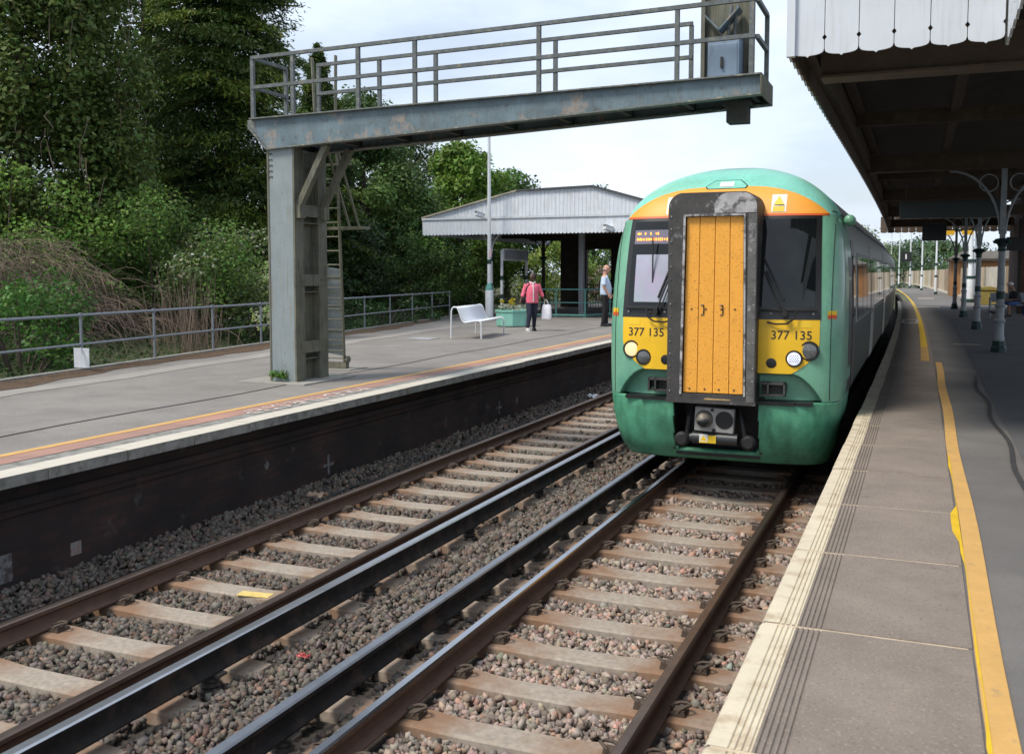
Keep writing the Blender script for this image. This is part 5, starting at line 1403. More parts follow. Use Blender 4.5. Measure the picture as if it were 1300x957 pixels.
bb = b.build('bag_body', mat('bag_white', (.70, .71, .76), .5, noise=(14, .08), stain=((.30, .30, .55), 16, .56, .64, .7)), bag, local=True, smooth=50)
b = MB()
for dy in (-.015, .015): b.tube([(-.07, dy, .41), (-.05, dy, .50), (-.03, dy*.3, .56), (.0, dy*.3, .56), (.04, dy, .50), (.07, dy, .41)], .006, 5)
b.build('bag_handles', m_stickw, bag, local=True)

# man in a pale blue shirt, facing the track
ma = empty('person', (-9.2, 29.75, P), 'bald man in a pale blue short sleeved shirt and black trousers standing by the train', 'person', rz=math.atan2(-.95, .25)); ma.scale = (1.04, 1.04, 1.04)
b = MB(); HM = (0, .05, 1.715)
head(b, HM, a=R(-6), s=1.08); b.tube([(0, -.01, 1.52), (0, .025, 1.66)], [.07, .065], 10)
loftz(b, [((0, 0, .92), .16, .12), ((0, 0, 1.1), .165, .12), ((0, 0, 1.32), .18, .12), ((0, -.01, 1.48), .17, .10), ((0, -.01, 1.54), .08, .07)])
arms = {1: [(.20, -.01, 1.47), (.255, -.03, 1.19), (.245, .12, .96)], -1: [(-.20, -.01, 1.47), (-.255, -.02, 1.19), (-.235, .14, .99)]}
legs = {1: [(.095, -.01, .95), (.10, .0, .50), (.10, -.05, .09)], -1: [(-.095, -.01, .95), (-.10, .02, .50), (-.11, .03, .09)]}
for s in (1, -1):
    A, B_, C_ = arms[s]; b.tube([A, B_, C_], [.055, .046, .031], 8); hand(b, C_, Vector(C_)-Vector(B_), s, .7)
    A, B_, C_ = legs[s]; b.tube([A, B_, C_], [.09, .062, .045], 8); f = Vector(C_); b.tube([f+Vector((0, -.04, -.04)), f+Vector((.0, .16, -.055))], [.045, .035], 8)
body_from(b, 'body', m_skl, ma); eyes(ma, (HM[0], HM[1]+.005, HM[2]), R(-6), m_eye)
b = MB(); loftz(b, [((0, .01, .94), .195, .155), ((0, .02, 1.02), .20, .175), ((0, .025, 1.16), .20, .175), ((0, .01, 1.32), .205, .15), ((0, -.01, 1.46), .19, .11), ((0, -.005, 1.535), .09, .08)])
for s in (1, -1):
    A, B_, C_ = arms[s]; b.tube([A, Vector(A).lerp(Vector(B_), .85)], [.082, .078], 10)
body_from(b, 'blue_shirt', mat('pale_blue_cloth', (.52, .64, .82), .8, noise=(9, .12)), ma, .014)
b = MB(); loftz(b, [((0, 0, .88), .172, .14), ((0, 0, .97), .175, .145), ((0, 0, 1.02), .17, .14)])
for s in (1, -1):
    A, B_, C_ = legs[s]; b.tube([A, B_, Vector(B_).lerp(Vector(C_), 1.04)], [.105, .08, .065], 10)
body_from(b, 'trousers', mat('black_cloth', (.010, .010, .012), .8, noise=(14, .3)), ma, .014)
b = MB(); b.tube([(HM[0]-.09, HM[1]-.01, HM[2]-.01), (HM[0]-.075, HM[1]-.075, HM[2]-.0), (HM[0], HM[1]-.105, HM[2]), (HM[0]+.075, HM[1]-.075, HM[2]), (HM[0]+.09, HM[1]-.01, HM[2]-.01)], [.014, .022, .024, .022, .014], 8); b.build('hair', mat('hair_grey', (.42, .38, .35), .8, noise=(60, .3)), ma, local=True, smooth=True)
for s in (1, -1):
    f = Vector(legs[s][2]); b = MB(); b.tube([f+Vector((0, -.07, -.045)), f+Vector((0, .06, -.045)), f+Vector((.0, .19, -.06))], [.05, .052, .036], 10); b.box(f.x-.045, f.x+.045, f.y-.10, f.y+.2, f.z-.09, f.z-.075); b.build('shoe', m_blackp, ma, local=True, smooth=40)
# person in dark clothes, beyond the fence under the shelter
dk = empty('person', (-13.05, 42.3, P), 'person in dark clothes standing in the shade under the shelter behind the bar gate', 'person', rz=R(200))
b = MB(); HD = (0, .04, 1.62); head(b, HD); b.tube([(0, 0, 1.42), (0, .02, 1.56)], [.06, .055], 8)
loftz(b, [((0, 0, .86), .16, .12), ((0, 0, 1.2), .17, .12), ((0, 0, 1.38), .17, .10), ((0, 0, 1.44), .08, .07)])
arms = {s: [(s*.19, 0, 1.38), (s*.24, -.02, 1.11), (s*.23, .10, .90)] for s in (1, -1)}; legs = {s: [(s*.09, 0, .9), (s*.10, .01, .48), (s*.10, -.02, .09)] for s in (1, -1)}
for s in (1, -1):
    A, B_, C_ = arms[s]; b.tube([A, B_, C_], [.052, .043, .03], 8); hand(b, C_, Vector(C_)-Vector(B_), s, .7)
    A, B_, C_ = legs[s]; b.tube([A, B_, C_], [.085, .06, .043], 8); f = Vector(C_); b.tube([f+Vector((0, -.04, -.04)), f+Vector((0, .15, -.055))], [.045, .035], 8)
body_from(b, 'body', m_skm, dk, .014)
b = MB(); loftz(b, [((0, 0, .82), .19, .15), ((0, 0, 1.2), .195, .15), ((0, 0, 1.38), .185, .115), ((0, 0, 1.46), .09, .08)])
for s in (1, -1):
    A, B_, C_ = arms[s]; b.tube([A, B_, Vector(B_).lerp(Vector(C_), .9)], [.075, .062, .05], 8)
body_from(b, 'dark_coat', MATS['black_cloth'], dk, .016)
b = MB(); loftz(b, [((0, 0, .82), .165, .135), ((0, 0, .95), .165, .135)])
for s in (1, -1): b.tube(legs[s], [.1, .075, .06], 8)
body_from(b, 'trousers', MATS['black_cloth'], dk, .016)
b = MB(); add_sphere(b, (0, HD[1]-.025, HD[2]+.035), .108, 12, 8); body_from(b, 'hair', MATS['hair_black'], dk, .014)
# ================================================================ canopy over the right hand platform
m_canw = mat('canopy_white_boards', (.60, .64, .70), .6, noise=(2, .07), streak=((.44, .45, .46), 3, .52, .75, .6, (5, 5, .4)))
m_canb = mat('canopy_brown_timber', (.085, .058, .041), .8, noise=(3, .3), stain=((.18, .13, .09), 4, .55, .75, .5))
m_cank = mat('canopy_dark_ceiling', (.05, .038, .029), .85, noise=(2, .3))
ZV = 4.6
cy = empty('platform_canopy', (3, 30, 5.0), 'long dark timber canopy with white scalloped valance over the right hand platform', 'canopy')
def vboard(w_):
    s = w_/.33
    return [(.165*s, -.014), (.185*s, 0), (.25*s, .006), (.295*s, .016), (.318*s, .030), (.3265*s, .055), (.3265*s, .135), (.306*s, .160), (.3265*s, .185), (.3265*s, .80), (.0035*s, .80), (.0035*s, .185), (.024*s, .160), (.0035*s, .135), (.0035*s, .055), (.012*s, .030), (.035*s, .016), (.08*s, .006), (.145*s, 0)]
def valance(nm, fixed, a, c, ax, w_=.325, z=ZV, dirn=1, mt=None, curve=False):
    b = MB(); t = a
    while t < c-.02:
        poly = [(t+px, z+pz) for px, pz in vboard(min(w_, c-t))]
        f = fixed + (cv(t) if curve else 0)
        b.prism(poly, f, f+.022, ax); t += w_
    return b.build(nm, mt or m_canw, cy)
GYC = 9.72
valance('gable_valance', GYC, -1.20, .62, 'y', .302)
valance('side_valance', -1.225, GYC, 53, 'x', .325, curve=True); valance('shaded_valance_back', -1.201, GYC+.03, 53, 'x', .325, curve=True, mt=m_canb)  # second dark layer paints the shaded inner side of the white boards
valance('far_valance', 52.93, -2.0, 8, 'y', .33, z=ZV-.02); valance('shaded_valance_back', 52.9, -2.0, 8, 'y', .33, z=ZV-.02, mt=m_canb)
valance('side_valance', .63, 4.2, GYC+.3, 'x', .325)
b = MB(); b.box(-1.235, -1.16, GYC-.04, GYC+.03, ZV, 5.5); b.build('corner_post', m_canw, cy)
b = MB(); b.box(-1.30, .66, GYC-.09, GYC-.01, 5.36, 5.5); b.build('gutter', m_canw, cy)
# roof sheets and boarded ceiling
b = MB()
ys = [GYC-.05] + [12+2*i for i in range(21)]
def roof_section(x0):
    return [(x0, 5.45), (3.2, 6.5), (8.5, 6.5), (8.5, 6.38), (3.2, 6.38), (x0, 5.33)]
b.sweep(roof_section(-1.32), ys)
b.build('roof', m_roofl, cy)
b = MB(); b.prism([(.55, 5.96), (3.2, 6.51), (8.5, 6.51), (8.5, 6.39), (3.2, 6.39), (.55, 5.84)], 3.2, GYC-.06, 'y'); b.build('roof', m_roofl, cy)
b = MB()
for i in range(64):   # boards running down the slope
    y = GYC+.1+i*.66
    for k in range(4):
        yy = y + k*.165; c = cv(yy)
        b.add([(-1.15+c, yy+.006, 5.325), (3.2+c, yy+.006, 6.36), (3.2+c, yy+.155, 6.36), (-1.15+c, yy+.155, 5.325), (-1.15+c, yy+.006, 5.345), (3.2+c, yy+.006, 6.38), (3.2+c, yy+.155, 6.38), (-1.15+c, yy+.155, 5.345)], [(0, 1, 2, 3), (7, 6, 5, 4), (0, 4, 5, 1), (3, 2, 6, 7), (0, 3, 7, 4), (1, 5, 6, 2)])
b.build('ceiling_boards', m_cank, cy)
m_canf = mat('canopy_daylit_beam', (.135, .10, .078), .8, noise=(3, .25), stain=((.20, .155, .115), 4, .55, .75, .5))  # lighter copy of the canopy timber, light from outside painted in
b = MB(); b.box(-1.05, 8, 11.1, 11.3, 4.66, 5.0); b.build('front_beam', m_canf, cy)
b = MB(); b.box(-1.05, 8, 11.04, 11.36, 5.003, 5.06); b.box(-1.05, 8, 11.02, 11.38, 4.63, 4.657); b.build('beam_flange', m_canf, cy)
for y in (23.1, 32.3, 41.2, 50.4):
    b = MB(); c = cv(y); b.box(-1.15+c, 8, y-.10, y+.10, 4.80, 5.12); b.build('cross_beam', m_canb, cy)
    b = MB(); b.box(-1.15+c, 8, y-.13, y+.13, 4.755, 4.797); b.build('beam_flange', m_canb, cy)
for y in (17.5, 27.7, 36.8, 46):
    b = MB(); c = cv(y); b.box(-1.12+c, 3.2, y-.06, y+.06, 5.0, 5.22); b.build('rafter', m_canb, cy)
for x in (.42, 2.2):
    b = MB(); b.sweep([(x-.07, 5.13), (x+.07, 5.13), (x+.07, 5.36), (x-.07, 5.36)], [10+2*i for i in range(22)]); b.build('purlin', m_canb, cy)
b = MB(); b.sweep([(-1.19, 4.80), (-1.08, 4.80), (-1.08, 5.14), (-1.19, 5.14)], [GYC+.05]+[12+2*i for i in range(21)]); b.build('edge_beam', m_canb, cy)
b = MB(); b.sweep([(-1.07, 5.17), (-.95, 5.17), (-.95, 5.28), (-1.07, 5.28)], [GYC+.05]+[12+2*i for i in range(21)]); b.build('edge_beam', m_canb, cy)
# near extension of the canopy on the building side
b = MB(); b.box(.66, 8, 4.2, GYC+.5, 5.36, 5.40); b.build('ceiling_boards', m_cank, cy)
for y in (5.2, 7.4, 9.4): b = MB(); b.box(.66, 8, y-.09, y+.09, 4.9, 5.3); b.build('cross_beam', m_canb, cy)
cl = [(1.53, 23.1, 'nearest grey cast iron column on the right hand platform, a curved bracket reaching left'), (1.53, 32.3, 'grey cast iron canopy column, second from the camera on the right hand platform'), (1.48, 41.2, 'grey cast iron canopy column, third from the camera on the right hand platform'), (1.42, 50.4, 'grey cast iron canopy column, farthest of the row before the open platform')]
for x, y, lab in cl: column('canopy_column', x, y, 4.755, lab, 'column', 'columns under the right hand canopy', m_colg, m_bgreen, 1.0, .9)
# hanging boards
def hang(nm, x0, x1, y, z0, z1, th, m, label, cat):
    t = empty(nm, ((x0+x1)/2, y, z0), label, cat)
    b = MB(); b.box(x0, x1, y-th/2, y+th/2, z0, z1); pb = b.build('board', m, t, bevel=.01)
    b = MB()
    for x in (x0+.15, x1-.15): b.tube([(x, y, z1-.01), (x, y, 5.3)], .018, 6)
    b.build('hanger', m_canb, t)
    b = MB(); b.box(x0-.02, x1+.02, y-th/2-.01, y+th/2+.01, z1, z1+.03); b.build('cap_trim', m_canb, t); return t
hang('hanging_sign', -.62, 1.9, 29.0, 4.05, 4.50, .08, mat('sign_dusk_blue', (.035, .05, .055), .35), 'long dark blue sign board hung across the canopy before the display box', 'sign')
hang('train_display', -.05, .78, 40.0, 3.78, 4.40, .35, mat('display_black', (.008, .009, .012), .25), 'black train display box hanging from the canopy beside the yellow lit sign', 'display')
hang('hanging_sign', 3.0, 4.4, 43.0, 3.45, 3.95, .07, m_blackp, 'black sign board hung at the right of the canopy by the station wall', 'sign')
t = empty('lit_sign', (1.2, 46, 4.2), 'yellow lit sign hanging under the far end of the canopy', 'sign')
b = MB(); b.box(.62, 1.22, 45.95, 46.05, 4.20, 4.38); b.box(1.50, 1.95, 45.95, 46.05, 4.20, 4.38); b.build('lit_face', mat('yellow_lit', (.6, .33, .02), .5, emit=(1, .55, .05), estr=.4), t)
b = MB(); b.box(.58, 2.0, 45.94, 46.06, 4.38, 4.42); b.tube([(.9, 46, 4.42), (.9, 46, 5.2)], .02, 6); b.tube([(1.7, 46, 4.42), (1.7, 46, 5.2)], .02, 6); b.build('sign_frame', m_blackp, t)
# station building at the right
st = empty('station_building', (6, 50, P), 'dark red brick station building at the right end of the platform', 'building')
b = MB(); b.box(3.75, 9.5, 45.6, 52, P, 6.3); b.build('brick_wall', mat('station_brick', (.10, .045, .035), .85, noise=(6, .35), stain=((.15, .08, .06), 3, .5, .7, .6)), st)
b = MB(); b.box(3.62, 3.74, 45.55, 45.75, P, 4.8); b.box(3.9, 9.0, 45.5, 45.597, P, 1.25); b.build('door_post', m_darkw, st)
b = MB(); b.box(4.3, 5.6, 45.5, 45.595, 1.7, 3.6); b.build('window', m_glass2, st)
# bench and seated passenger
sb = empty('waiting_bench', (3.1, 42.4, P), 'grey steel tube bench under the canopy with the reading passenger on it', 'bench')
for x in (2.45, 4.1):
    b = MB(); pts = [(x, 42.1, P), (x, 42.1, P+.62), (x+.02, 42.16, P+.70), (x+.02, 42.30, P+.72), (x+.02, 42.75, P+.72), (x+.02, 42.85, P+.62), (x+.02, 42.85, P)]
    b.tube(pts, .03, 8); b.build('arm_frame', m_colg, sb, smooth=40)
b = MB(); b.box(2.47, 4.1, 42.2, 42.68, P+.42, P+.46); b.build('seat', m_colg, sb, bevel=.01)
b = MB(); b.obox((3.28, 42.78, P+.72), (1.62, .035, .36), (R(-10), 0, 0)); b.build('backrest', m_colg, sb, bevel=.01)
pp = empty('person', (3.42, 42.45, P), 'seated passenger in a white cap and dark top on the canopy bench', 'person', rz=R(118))
b = MB(); HS = (0, .34, 1.20); aH = 0
head(b, HS); b.tube([(0, .16, .98), (0, .28, 1.13)], [.06, .055], 8)
ST = [((0, 0, .42), .17, .13), ((0, .02, .6), .17, .12), ((0, .08, .8), .18, .12), ((0, .14, .93), .17, .10), ((0, .17, .99), .08, .07)]
loftz(b, ST)
arms = {s: [(s*.19, .14, .93), (s*.23, .18, .65), (s*.10, .42, .66)] for s in (1, -1)}
legs = {1: [(.10, .02, .50), (.13, .46, .50), (.12, .86, .16)], -1: [(-.10, .02, .50), (-.13, .45, .49), (-.13, .42, .08)]}
for s in (1, -1):
    A, B_, C_ = arms[s]; b.tube([A, B_, C_], [.053, .044, .03], 8); hand(b, C_, Vector(C_)-Vector(B_), s, .9, up=(0, 0, 1))
    A, B_, C_ = legs[s]; b.tube([A, B_, C_], [.09, .064, .045], 8); f = Vector(C_); dv = Vector((0, .16, .02)) if s > 0 else Vector((0, .16, -.04)); b.tube([f, f+dv], [.045, .035], 8)
body_from(b, 'body', m_skm, pp, .013); eyes(pp, HS, 0, m_eye)
b = MB(); loftz(b, [(c, rx+.02, ry+.025) for c, rx, ry in ST])
for s in (1, -1): A, B_, C_ = arms[s]; b.tube([A, Vector(A).lerp(Vector(B_), .9)], [.08, .075], 8)
body_from(b, 'dark_top', mat('charcoal_cloth', (.035, .038, .045), .85, noise=(14, .3)), pp, .016)
b = MB(); loftz(b, [((0, .0, .42), .18, .15), ((0, .0, .56), .175, .14)])
for s in (1, -1): A, B_, C_ = legs[s]; b.tube([A, B_, Vector(B_).lerp(Vector(C_), .12)], [.105, .085, .07], 8)
body_from(b, 'shorts', mat('blue_cloth', (.04, .09, .22), .85, noise=(9, .3)), pp, .016)
b = MB(); add_sphere(b, (0, HS[1]-.015, HS[2]+.05), .112, 14, 8, (.95, 1.05, .72)); b.obox((0, HS[1]+.13, HS[2]+.055), (.16, .14, .012), (R(-8), 0, 0)); body_from(b, 'white_cap', m_stickw, pp, .012)
for s in (1, -1):
    f = Vector(legs[s][2]); b = MB(); dv = Vector((0, .2, .03)) if s > 0 else Vector((0, .2, -.04)); b.tube([f+Vector((0, -.07, -.02)), f+dv*.4, f+dv], [.05, .055, .04], 10); b.build('shoe', m_blackp, pp, local=True, smooth=40)
b = MB(); b.obox((3.75, 42.2, P+.26), (.35, .22, .40), (0, 0, .3)); o = b.build('bag_body', MATS['blue_cloth'], None, bevel=.05)
bgt = empty('shoulder_bag', (3.75, 42.2, P+.06), 'blue bag resting under the seated passenger on the canopy bench', 'bag'); o.parent = bgt; o.location = Vector(o.location)-Vector(bgt.location)
b = MB(); b.tube([(3.62, 42.2, P+.44), (3.66, 42.2, P+.56), (3.84, 42.2, P+.56), (3.88, 42.2, P+.44)], .012, 6); b.build('bag_strap', m_blackp, bgt)
gb = empty('grit_bin', (3.2, 58, P), 'yellow grit bin by the fence behind the canopy columns', 'bin')
b = MB(); b.prism([(2.75, P), (3.75, P), (3.85, P+.75), (2.65, P+.75)], 57.6, 58.3, 'y'); b.build('bin_body', mat('bin_yellow', (.24, .19, .05), .6, noise=(4, .2)), gb, bevel=.02)
b = MB(); b.prism([(2.6, P+.76), (3.9, P+.76), (3.85, P+.86), (3.3, P+.98), (2.65, P+.9)], 57.55, 58.35, 'y'); b.build('bin_lid', MATS['bin_yellow'], gb, bevel=.02)

# fence, white lamp columns and shed beyond the canopy
FP = [(5.2, 50), (4.0, 57), (3.1, 66), (2.25, 85), (1.55, 105), (.6, 128), (-.6, 150), (-2.4, 175), (-5, 205), (-9, 240)]
fe = empty('panel_fence', (2.5, 80, P), 'long fence of tan and grey panels along the back of the right hand platform', 'fence')
fm = [mat('panel_tan', (.48, .39, .27), .9, noise=(1.5, .25), streak=((.22, .17, .12), 2, .45, .7, .7, (4, 4, .4))), mat('panel_grey', (.56, .52, .44), .9, noise=(1.5, .2), streak=((.25, .23, .2), 2, .5, .7, .7, (4, 4, .4))), mat('panel_brown', (.27, .20, .13), .9, noise=(1.5, .3))]
k = 0
for (xa, ya), (xb, yb) in zip(FP, FP[1:]):
    n = max(1, int(math.hypot(xb-xa, yb-ya)/2.6))
    for i in range(n):
        t0, t1 = i/n, (i+1)/n
        a = Vector((xa+(xb-xa)*t0, ya+(yb-ya)*t0, P)); c = Vector((xa+(xb-xa)*t1, ya+(yb-ya)*t1, P)); d = c-a
        b = MB()
        for q in range(6):
            p0 = a + d*(q/6+.008); p1 = a + d*((q+1)/6-.008); b.bar(p0+Vector((0, 0, 1.0)), p1+Vector((0, 0, 1.0)), .06, 2.0 + .02*((q*7) % 3))
        b.build('fence_panel', fm[(k*5+k//3) % 3 if k % 4 else 0], fe); k += 1
b = MB()
for (xa, ya), (xb, yb) in zip(FP, FP[1:]): b.bar((xa-.12, ya, P+.06), (xb-.12, yb, P+.06), .12, .14)
b.build('gravel_board', fm[1], fe)
def lampcol(x, y, h, lab, r=.075):
    t = empty('lamp_column', (x, y, P), lab, 'lamp post', 'white lamp columns along the right hand platform fence')
    b = MB(); b.lathe([(r*1.5, P), (r*1.5, P+1.3), (r, P+1.45), (r*.8, P+h)], (x, y, 0), 10); b.build('pole', m_pwhite, t, smooth=40)
    b = MB()
    for z in (1.35, 2.3): b.lathe([(r*1.55, P+z), (r*1.55, P+z+.16)], (x, y, 0), 10)
    b.lathe([(r*1.7, P), (r*1.7, P+.2)], (x, y, 0), 10); b.build('band', m_bgreen, t, smooth=40)
    b = MB(); b.lathe([(r*.8, P+h), (r*2, P+h+.1), (r*2.2, P+h+.25), (r*.5, P+h+.35)], (x, y, 0), 10); b.build('lamp_head', m_pwhite, t, smooth=40)
lampcol(2.52, 62, 6.5, 'stout white lamp column seen between the canopy columns, nearest of the fence lamps', .13)
lampcol(2.80, 62.5, 6.5, 'slimmer white lamp column touching the stout one between the canopy columns', .10)
lampcol(1.0, 85, 7, 'white lamp column in front of the shed end by the fence')
lampcol(-.05, 105, 7.5, 'white lamp column in front of the fence left of the hanging display box')
lampcol(-1.3, 122, 8, 'white lamp column carrying the small dark sign, far along the fence')
lampcol(-2.9, 142, 8.5, 'white lamp column far along the fence near the end of the train')
lampcol(-4.4, 160, 9, 'farthest white lamp column, right beside the end of the train')
t = empty('post_sign', (-1.6, 121.7, 4.2), 'small dark square sign on a far lamp column', 'sign')
b = MB(); b.box(-2.3, -1.2, 121.6, 121.7, 3.9, 5.0); b.build('sign_plate', m_blackp, t); b = MB(); b.box(-1.85, -1.7, 121.58, 121.597, 4.2, 4.75); b.build('sign_mark', m_stickw, t)
sd_ = empty('shed', (6, 76, P), 'long low shed with orange brown wall and grey roof behind the panel fence', 'shed')
b = MB(); b.box(1.9, 16, 78, 86, P, 3.55); b.build('wall', mat('shed_orange_brown', (.30, .15, .06), .8, noise=(2, .25)), sd_)
b = MB(); b.prism([(1.5, 3.55), (16.4, 3.55), (16.0, 4.15), (2.6, 4.15)], 77.6, 86.4, 'y'); b.build('roof', mat('shed_roof', (.20, .185, .17), .9, noise=(3, .25)), sd_)
b = MB(); b.box(1.45, 16.4, 77.5, 77.58, 3.45, 3.62); b.build('gutter', m_darkw, sd_)
# ================================================================ trees and shrubs
m_leaf = leafmat('leaves', .35); m_needle = leafmat('conifer_sprays', .22); m_petal = leafmat('blossom', .4)
m_bark = mat('bark', (.075, .058, .045), .95, noise=(5, .4), bump=(12, .8, .03))
m_stem = mat('dry_stems', (.17, .125, .095), .9, noise=(4, .4))
def leafquads(c, nrm, ln, wd, up=None, col=None, fold=True):
    """diamond leaves: c (N,3) centres, nrm (N,3) normals, ln, wd (N,), direction random in the plane unless up is given"""
    n = len(c)
    nrm = nrm/np.maximum(np.linalg.norm(nrm, axis=1)[:, None], 1e-6)
    d = rng.normal(size=(n, 3)) if up is None else up + rng.normal(0, .35, (n, 3))
    d = d - nrm*(d*nrm).sum(1)[:, None]; d /= np.maximum(np.linalg.norm(d, axis=1)[:, None], 1e-6)
    s = np.cross(nrm, d)
    v = np.stack([c - d*ln[:, None]*.5, c + s*wd[:, None]*.5 - nrm*wd[:, None]*.12, c + d*ln[:, None]*.5, c - s*wd[:, None]*.5 - nrm*wd[:, None]*.12], 1)
    return v.reshape(-1, 3), np.arange(n*4).reshape(n, 4), np.repeat(col, 4, 0)
def vary(base, n, amt=.3, hue=.12):
    b = np.asarray(base)[None]*rng.uniform(1-amt, 1+amt, (n, 1)); return np.clip(b*(1+rng.normal(0, hue, (n, 3))*np.array([1, .5, .7])), .004, .9)
def clumpy(centres, radii, per, size, base, amt=.35, flat=.75, shell=.55, clumpvar=.35, tips=None, tipfrac=.0):
    """leaves spread through clumps; returns verts, faces, cols"""
    C = []; Nn = []; K = []
    for (c, r) in zip(centres, radii):
        n = int(per*r*r)
        if n < 4: continue
        d = rng.normal(size=(n, 3)); d /= np.linalg.norm(d, axis=1)[:, None]
        rad = r*(shell + (1-shell)*rng.random(n))**.8*(1+.18*rng.normal(size=n))
        p = np.asarray(c)[None] + d*rad[:, None]*np.array([1, 1, flat])
        C.append(p); Nn.append(d*.6 + rng.normal(0, .5, (n, 3)) + np.array([0, 0, .5]))
        k = vary(np.asarray(base)*rng.uniform(1-clumpvar, 1+clumpvar), n, amt)
        if tips is not None:
            m_ = rng.random(n) < tipfrac*rng.uniform(0, 2); k[m_] = vary(tips, m_.sum(), amt)
        K.append(k)
    C = np.concatenate(C); Nn = np.concatenate(Nn); K = np.concatenate(K); n = len(C)
    ln = size*rng.uniform(.65, 1.4, n)
    return leafquads(C, Nn, ln, ln*rng.uniform(.45, .75, n), None, K)
def merge(parts):
    V = []; F = []; K = []; o = 0
    for v, f, k in parts: V.append(v); F.append(f+o); K.append(k); o += len(v)
    return np.concatenate(V), np.concatenate(F), np.concatenate(K)
def trunk(parent, base, top, r0, limbs, name='trunk'):
    b = MB(); base = Vector(base); top = Vector(top)
    pts = [base.lerp(top, t) + Vector((random.uniform(-.08, .08), random.uniform(-.08, .08), 0))*(t > 0) for t in (0, .2, .4, .6, .8, 1)]
    b.tube(pts, [r0*1.25, r0, r0*.85, r0*.65, r0*.4, r0*.12], 8)
    for (t, dx, dy, dz) in limbs:
        p = base.lerp(top, t); e = p + Vector((dx, dy, dz)); m_ = p.lerp(e, .5) + Vector((0, 0, .12*e.length*.05))
        b.tube([p, m_, e], [r0*.42*(1-t*.6), r0*.25*(1-t*.6), r0*.06], 6)
    return b.build(name, m_bark, parent, smooth=60)
def conifer(name, x, y, h, rad, label, base, tips, dens=1., leaf=.16, z0=.6, seed=1, droop=.35, top_w=.12, gap=.0):
    global rng
    rng = np.random.default_rng(seed); random.seed(seed)
    t = empty(name, (x, y, bankz(x, y) if y < 80 else 0), label, 'tree')
    zb = t.location.z
    trunk(t, (x, y, zb-.2), (x+random.uniform(-.3, .3), y, zb+h*.97), .16+h*.012, [(k/14, math.cos(k*2.4)*rad*.6, math.sin(k*2.4)*rad*.6, -.1) for k in range(2, 13)])
    C = []; U = []; K = []
    nb = int(h*12*dens)
    for i in range(nb):
        f = (i+.5)/nb; z = z0 + (h-z0)*f
        prof = (1-f)**.75*(1-top_w)+top_w*(1-f**6)
        if f < .12: prof *= .75 + 2*f
        L_ = rad*prof*random.uniform(.62, 1.15); a = i*2.39996 + random.uniform(-.5, .5)
        if gap and random.random() < gap: continue
        dr = np.array([math.cos(a), math.sin(a), 0]); ns = int(16*L_*dens)+8
        cvar = random.uniform(.6, 1.4)
        s = rng.random(ns*9)**.6; m_ = len(s)
        p = np.array([x, y, zb+z])[None] + dr[None]*(s*L_)[:, None]
        p[:, 2] += .25*L_*s - droop*L_*s*s + rng.normal(0, .05, m_)
        wv = (1-s*.55)*L_*.25 + .06
        p += np.array([-dr[1], dr[0], 0])[None]*(rng.normal(0, 1, m_)*wv)[:, None]
        p[:, 2] -= rng.random(m_)**2*.24
        C.append(p); U.append(dr[None]*.7 + np.array([0, 0, -.45])[None] + np.zeros((m_, 3)))
        k = vary(np.asarray(base)*cvar, m_, .3)
        tp = (s > .62) & (rng.random(m_) < random.choice((0, 0, .1, .5, .85))); k[tp] = vary(tips, tp.sum(), .3)
        K.append(k)
    C = np.concatenate(C); U = np.concatenate(U); K = np.concatenate(K); n = len(C)
    ln = leaf*rng.uniform(.6, 1.5, n)
    nr = rng.normal(0, .6, (n, 3)) + np.array([0, 0, .8])
    v, f, k = leafquads(C, nr, ln, ln*.27, U, K)
    npmesh('crown', v, f, 4, m_needle, t, k)
    return t
def broadleaf(name, x, y, h, rad, label, base, size=.14, per=240, seed=1, z0=.35, nclump=46, tips=None, tipfrac=0, flat=.8, clump_r=(.45, .95), cat='tree', zb=None, group=None, spire=False):
    global rng
    rng = np.random.default_rng(seed); random.seed(seed)
    zb = zb if zb is not None else bankz(x, y)
    t = empty(name, (x, y, zb), label, cat, group)
    limbs = []; cs = []; rs = []
    for i in range(nclump):
        f = random.random()**.8; a = random.uniform(0, 2*PI)
        env = math.sin(PI*min(1, (f*.86+.14)))**.6 if not spire else (1-f)**.7
        q = rad*env*math.sqrt(random.uniform(.15, 1))
        c = (x+q*math.cos(a), y+q*math.sin(a), zb + h*(z0 + (1-z0)*f*.94))
        cs.append(c); rs.append(random.uniform(*clump_r)*rad*.42)
        if i % 3 == 0: limbs.append((max(.15, min(.9, z0*.8+f*.5)), (c[0]-x)*.9, (c[1]-y)*.9, max(.1, (c[2]-zb-h*(z0*.8+f*.5))*.8)))
    trunk(t, (x, y, zb-.2), (x, y, zb+h*.85), .08+h*.014, limbs)
    v, f, k = clumpy(cs, rs, per, size, base, tips=tips, tipfrac=tipfrac, flat=flat)
    npmesh('crown', v, f, 4, m_leaf, t, k)
    return t
